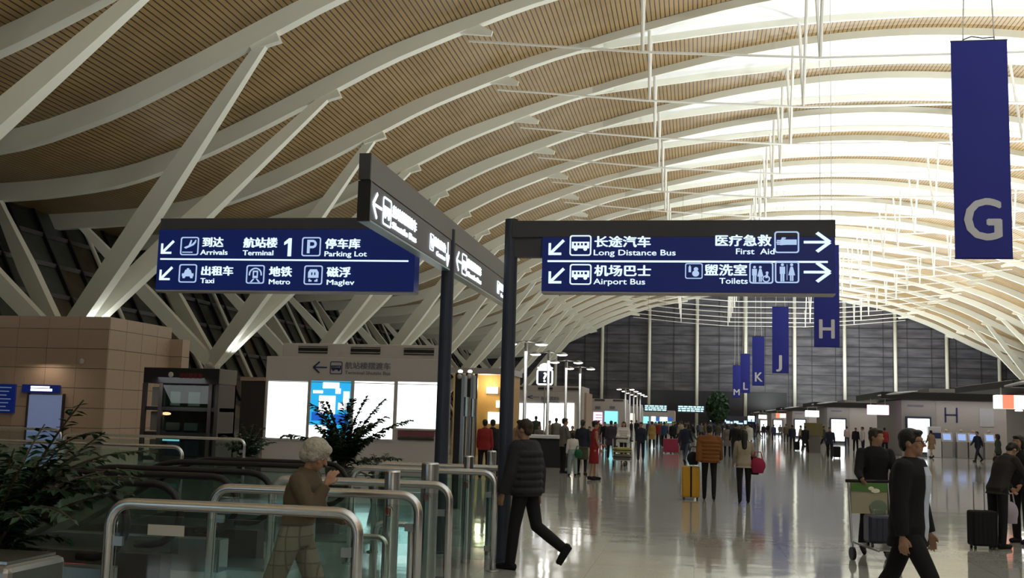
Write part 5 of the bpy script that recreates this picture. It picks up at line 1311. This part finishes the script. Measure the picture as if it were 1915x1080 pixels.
P_('woman in a navy uniform with a white badge walking towards the viewer', 1198, 861, 1.66, 184, 'F', dict(WALK_B), 'fw', ('jacket', C_navy), ('trousers', C_navy), ('short', H_black))
P_('person in a dark purple-grey coat seen from behind, left of the white-coated woman', 1142, 857, 1.68, 8, 'M', dict(STAND), 'ms', ('coat', cloth('dark_purple_cloth', (.03, .022, .04))), ('trousers', C_black), ('short', H_black))
P_('person in a long dark coat walking, left of the man in orange', 1281, 866, 1.72, -20, 'M', dict(WALK_A), 'mwc', ('coat', C_navy), ('slim', C_denim), ('short', H_brown))
P_('woman in a grey coat with black legs, between the orange and beige couple', 1360, 854, 1.62, 0, 'F', dict(STAND), 'fs', ('coat', C_grey), ('slim', C_black), ('bob', H_black))
P_('man in black walking beside the woman in grey, farther down the hall', 1375, 861, 1.76, 0, 'M', dict(WALK_B), 'mwb', ('jacket', C_black), ('trousers', C_black), ('short', H_black))
P_('person in white, half hidden behind the woman in beige', 1402, 838, 1.65, 0, 'F', dict(STAND), 'fs', ('coat', C_white), ('slim', C_black), ('short', H_black))
P_('person in dark clothes wheeling a case, in front of the second lit poster', 1552, 858, 1.70, 170, 'M', dict(WALK_A), 'mwa', ('jacket', C_navy), ('trousers', C_black), ('short', H_black))
suitcase('suitcase', 'small black case right of the person before the second lit poster', g(1565, 856), .38, .24, .62, C_black, 0, .35, group='dark wheeled cases')
P_('person in a brown-black coat with a case, left of the second lit poster', 1506, 846, 1.70, -20, 'M', dict(WALK_B), 'mwb', ('coat', C_black), ('trousers', C_black), ('short', H_black))
suitcase('suitcase', 'dark brown upright case near the third lit poster', g(1514, 845), .40, .26, .68, C_darkgrey, 0, .35, group='dark wheeled cases')
P_('person in dark clothes before the third lit poster', 1482, 840, 1.70, 15, 'M', dict(STAND), 'ms', ('jacket', C_navy), ('trousers', C_black), ('short', H_black))
suitcase('suitcase', 'dark case in front of the person before the third lit poster', g(1490, 842), .38, .24, .6, C_black, 0, .35, group='dark wheeled cases')
t = thing('cardboard_box', 'olive-brown cardboard carton carried high near the third lit poster', 'box', (at(1521, 797, 70)[0], 70, 0))
b = MB(); b.box(-.55, .55, -.3, .3, 1.05, 1.85); b.build('carton', mat('olive_carton', (.15, .13, .055), .7), t, bevel=.02); b = MB(); b.box(-.4, .4, -.25, .25, 0, 1.05); b.build('cart_below', C_grey, t)
P_('person in navy walking before the machines under the large H', 1829, 863, 1.68, 120, 'M', dict(WALK_A), 'mwa', ('jacket', C_navy), ('trousers', C_navy), ('short', H_black))
P_('woman in a dull green jacket walking at the right, beyond the bending person', 1868, 882, 1.55, 60, 'F', dict(STAND), 'fs', ('jacket', C_green2), ('slim', C_black), ('bob', H_black))
P_('woman with bare legs in a brown coat right of the large lit poster', 1742, 856, 1.62, 20, 'F', dict(WALK_B), 'fw', ('coat', C_tan), ('none', None), ('short', H_black))
P_('person in a white jacket queueing behind the trolley man, leftmost', 1614, 848, 1.70, 100, 'M', dict(STAND), 'ms', ('jacket', C_white), ('trousers', C_navy), ('short', H_black))
P_('person in a dark jacket queueing behind the trolley man, middle', 1630, 850, 1.70, 80, 'M', dict(STAND), 'ms', ('jacket', C_black), ('trousers', C_black), ('short', H_black))
P_('person in a red jacket queueing behind the trolley man', 1655, 852, 1.68, 0, 'F', dict(STAND), 'fs', ('jacket', C_red), ('trousers', C_black), ('short', H_black))
P_('person in a pale pink top beside the second lit poster', 1584, 836, 1.68, 0, 'F', dict(STAND), 'fs', ('jacket', cloth('pale_pink_cloth', (.4, .3, .32))), ('trousers', C_blue), ('short', H_brown))
P_('person in yellow-brown clothes in the crowd right of the uniformed woman', 1219, 838, 1.66, 10, 'F', dict(STAND), 'fs', ('coat', cloth('ochre_cloth', (.30, .20, .06))), ('trousers', C_black), ('short', H_brown))
P_('person in dark red in the far crowd, right of the one in ochre', 1232, 833, 1.68, 0, 'M', dict(STAND), 'ms', ('jacket', C_red), ('trousers', C_black), ('short', H_black))
P_('person in deep blue in the far crowd, left of the pink suitcase', 1242, 836, 1.72, 0, 'M', dict(WALK_A), 'mwa', ('jacket', C_blue), ('trousers', C_black), ('short', H_black))
P_('person in black behind the crimson luggage', 1258, 838, 1.66, 180, 'F', dict(STAND), 'fs', ('jacket', C_black), ('trousers', C_black), ('short', H_brown))
suitcase('suitcase', 'large crimson suitcase standing in the mid distance', g(1255, 847), .85, .4, .78, mat('crimson_shell', (.30, .02, .07), .4), 0, .1)
P_('man in a cream jacket standing in the distance left of the man in orange', 1274, 833, 1.74, 0, 'M', dict(STAND), 'ms', ('jacket', C_beige), ('trousers', C_black), ('short', H_brown))
t, J = person('brown-haired person at the counter, just right of the dark sign pole', (at(972, 800, 36)[0], 36), 10, 1.62, 'F', dict(STAND), 'fs', ('jacket', C_tan), ('trousers', C_black), ('short', H_brown), vox=.024)
t, J = person('dark silhouetted person standing against the wide lit kiosk panel', (at(1002, 800, 58)[0], 58), 0, 1.80, 'M', dict(STAND), 'ms', ('jacket', C_green2), ('trousers', C_black), ('short', H_brown), vox=.024)
t, J = person('silhouetted person left of the one standing against the wide lit kiosk panel', (at(986, 800, 60)[0], 60), 30, 1.66, 'M', dict(STAND), 'ms', ('jacket', C_black), ('trousers', C_black), ('short', H_black), vox=.024)
# seats with seated people in front of the lit panel
seat_cols = [C_black, C_grey, C_navy, C_brownw, C_darkgrey]
seat0 = thing('seat_row', 'row of dark seats in front of the second lit kiosk', 'seating', (-7.3, 57, 0))
b = MB(); b.box(-2.2, 2.2, -.03, .03, .36, .40); b.build('beam', M_steeldk, seat0)
for k in range(7): b = MB(); b.box(-2.1 + .6 * k, -1.58 + .6 * k, -.22, .22, .36, .40); b.build('seat', M_darkbrown, seat0, bevel=.015); b = MB(); b.box(-2.1 + .6 * k, -1.58 + .6 * k, .20, .25, .46, .88); b.build('backrest', M_darkbrown, seat0, bevel=.015)
for sx in (-2, 2): b = MB(); b.box(sx - .03, sx + .03, -.25, .25, 0, .38); b.build('leg', M_steeldk, seat0)
for k in range(5):
    t, J = person('%s seated person on the dark seat row before the lit kiosk' % ['leftmost', 'second', 'middle', 'fourth', 'rightmost'][k], (-7.3 - 1.8 + .9 * k, 56.98), 180 + (k % 3 - 1) * 8, 1.68, 'M', dict(SIT), 'sit', ('jacket', seat_cols[k]), ('trousers', C_black), ('short', H_black), vox=.026, group='people seated before the lit kiosk')
    zs = J['hip'].z; t.location.z = 0
# white desk right of the pole
t = thing('reception_desk', 'low white-topped desk behind the man at the pole', 'desk', (at(1012, 830, 38)[0], 38, 0))
b = MB(); b.box(-1.0, 1.0, -.3, .3, 0, .98); b.build('front', C_darkgrey, t, bevel=.02); b = MB(); b.box(-1.1, 1.1, -.38, .38, 1.0, 1.12); b.build('counter_top', mat('white_laminate', (.6, .6, .64), .45), t, bevel=.02)
# people seen left of the dark pole
for i, (px, y, m_, lab) in enumerate(((907, 30, C_red, 'person in dark red seen between the bollards and the sign pole'), (922, 31, C_black, 'person in black seen between the bollards and the sign pole'))):
    t, J = person(lab, (at(px, 800, y)[0], y), 30 * i, 1.62, 'F', dict(STAND), 'fs', ('jacket', m_), ('trousers', C_black), ('short', H_black), vox=.024)
# far crowd, one by one
rc = random.Random(21); tops = [(C_black, 'black'), (C_navy, 'navy'), (C_grey, 'grey'), (C_darkgrey, 'dark grey'), (C_beige, 'beige'), (C_blue, 'blue'), (C_olive, 'olive'), (C_brownw, 'brown')]
kinds = [('M', STAND, 'ms'), ('M', WALK_A, 'mwa'), ('F', STAND, 'fs'), ('M', WALK_B, 'mwb')]
places = [(1180, 90), (1190, 102), (1212, 112), (1226, 126), (1236, 98), (1246, 118), (1262, 104), (1270, 92), (1288, 108), (1297, 88), (1306, 122), (1312, 100), (1318, 86), (1326, 130), (1336, 112), (1343, 95), (1351, 120), (1362, 105), (1372, 90), (1382, 116), (1390, 98), (1398, 126), (1408, 110), (1418, 140), (1428, 120), (1436, 150), (1447, 112), (1459, 128), (1470, 100), (1497, 88), (1525, 96), (1540, 84), (1600, 76), (1131, 62), (1150, 70), (1040, 55), (1120, 75), (1028, 60)]
for i, (px, y) in enumerate(places):
    sx_, ps, pk = kinds[i % 4]; m_, cn = tops[(i * 5 + 3) % 8]; y += rc.uniform(-3, 3); x = at(px, 810, y)[0]
    left = 'left' if px < 1200 else ('middle' if px < 1420 else 'right')
    nb = ''
    t, J = person('distant %s in %s, %s in the far crowd from the left' % ('woman' if sx_ == 'F' else 'man', cn, ['1st', '2nd', '3rd'][i] if False else '%d%s' % (sorted([p for p, _ in places]).index(px) + 1, {1: 'st', 2: 'nd', 3: 'rd'}.get((sorted([p for p, _ in places]).index(px) + 1) % 10 if not 10 < sorted([p for p, _ in places]).index(px) + 1 < 14 else 0, 'th'))), (x, y), rc.choice([0, 0, 10, -15, 180, 90, -90, 170]), rc.uniform(1.62, 1.76) if sx_ == 'M' else rc.uniform(1.55, 1.66), sx_, dict(ps), pk, ('jacket', m_), ('trousers', C_black if i % 3 else C_denim), ('short', H_black), vox=.024, group='distant crowd')

# ================================================================== bake modifiers and lettering to plain meshes
bpy.context.view_layer.update()
dg = bpy.context.evaluated_depsgraph_get()
remap = {}
for o in BAKE:
    old = o.data
    me = bpy.data.meshes.new_from_object(o.evaluated_get(dg), preserve_all_data_layers=False, depsgraph=dg)
    me.name = old.name; remap[old.name_full] = me
texts = []
for o, width, shift in TEXTS:
    me = bpy.data.meshes.new_from_object(o.evaluated_get(dg), depsgraph=dg)
    if shift:
        vs = [tuple(v.co) for v in me.vertices]; fs = [tuple(p.vertices) for p in me.polygons]; V = []; F = []; m0 = me.materials[0]
        for dx, dy in ((-shift, 0), (shift, 0), (0, shift * .6), (0, -shift * .6)):
            k = len(V); V += [(x + dx, y + dy, z + .0016 * (k // max(1, len(vs)))) for x, y, z in vs]; F += [tuple(i + k for i in f) for f in fs]
        me = bpy.data.meshes.new('lettering'); me.from_pydata(V, [], F); me.materials.append(m0)
    texts.append((o, width, me))
done = {}
for o in BAKE: done[o.data] = remap[o.data.name_full]
for o in list(bpy.data.objects):
    if o.type == 'MESH' and o.data in done:
        slots = [(s.link, s.material) for s in o.material_slots]
        o.data = done[o.data]; o.modifiers.clear()
        for s, (lk, m_) in zip(o.material_slots, slots):
            s.link = lk
            if lk == 'OBJECT': s.material = m_
for o, width, me in texts:
    n = bpy.data.objects.new(o.name.split('.')[0], me); COL.objects.link(n); n.parent = o.parent; n.location = o.location; n.rotation_euler = o.rotation_euler
    if width:
        xs = [v.co.x for v in me.vertices]
        if xs: n.scale = (width / (max(xs) - min(xs)), 1, 1)
    bpy.data.objects.remove(o)
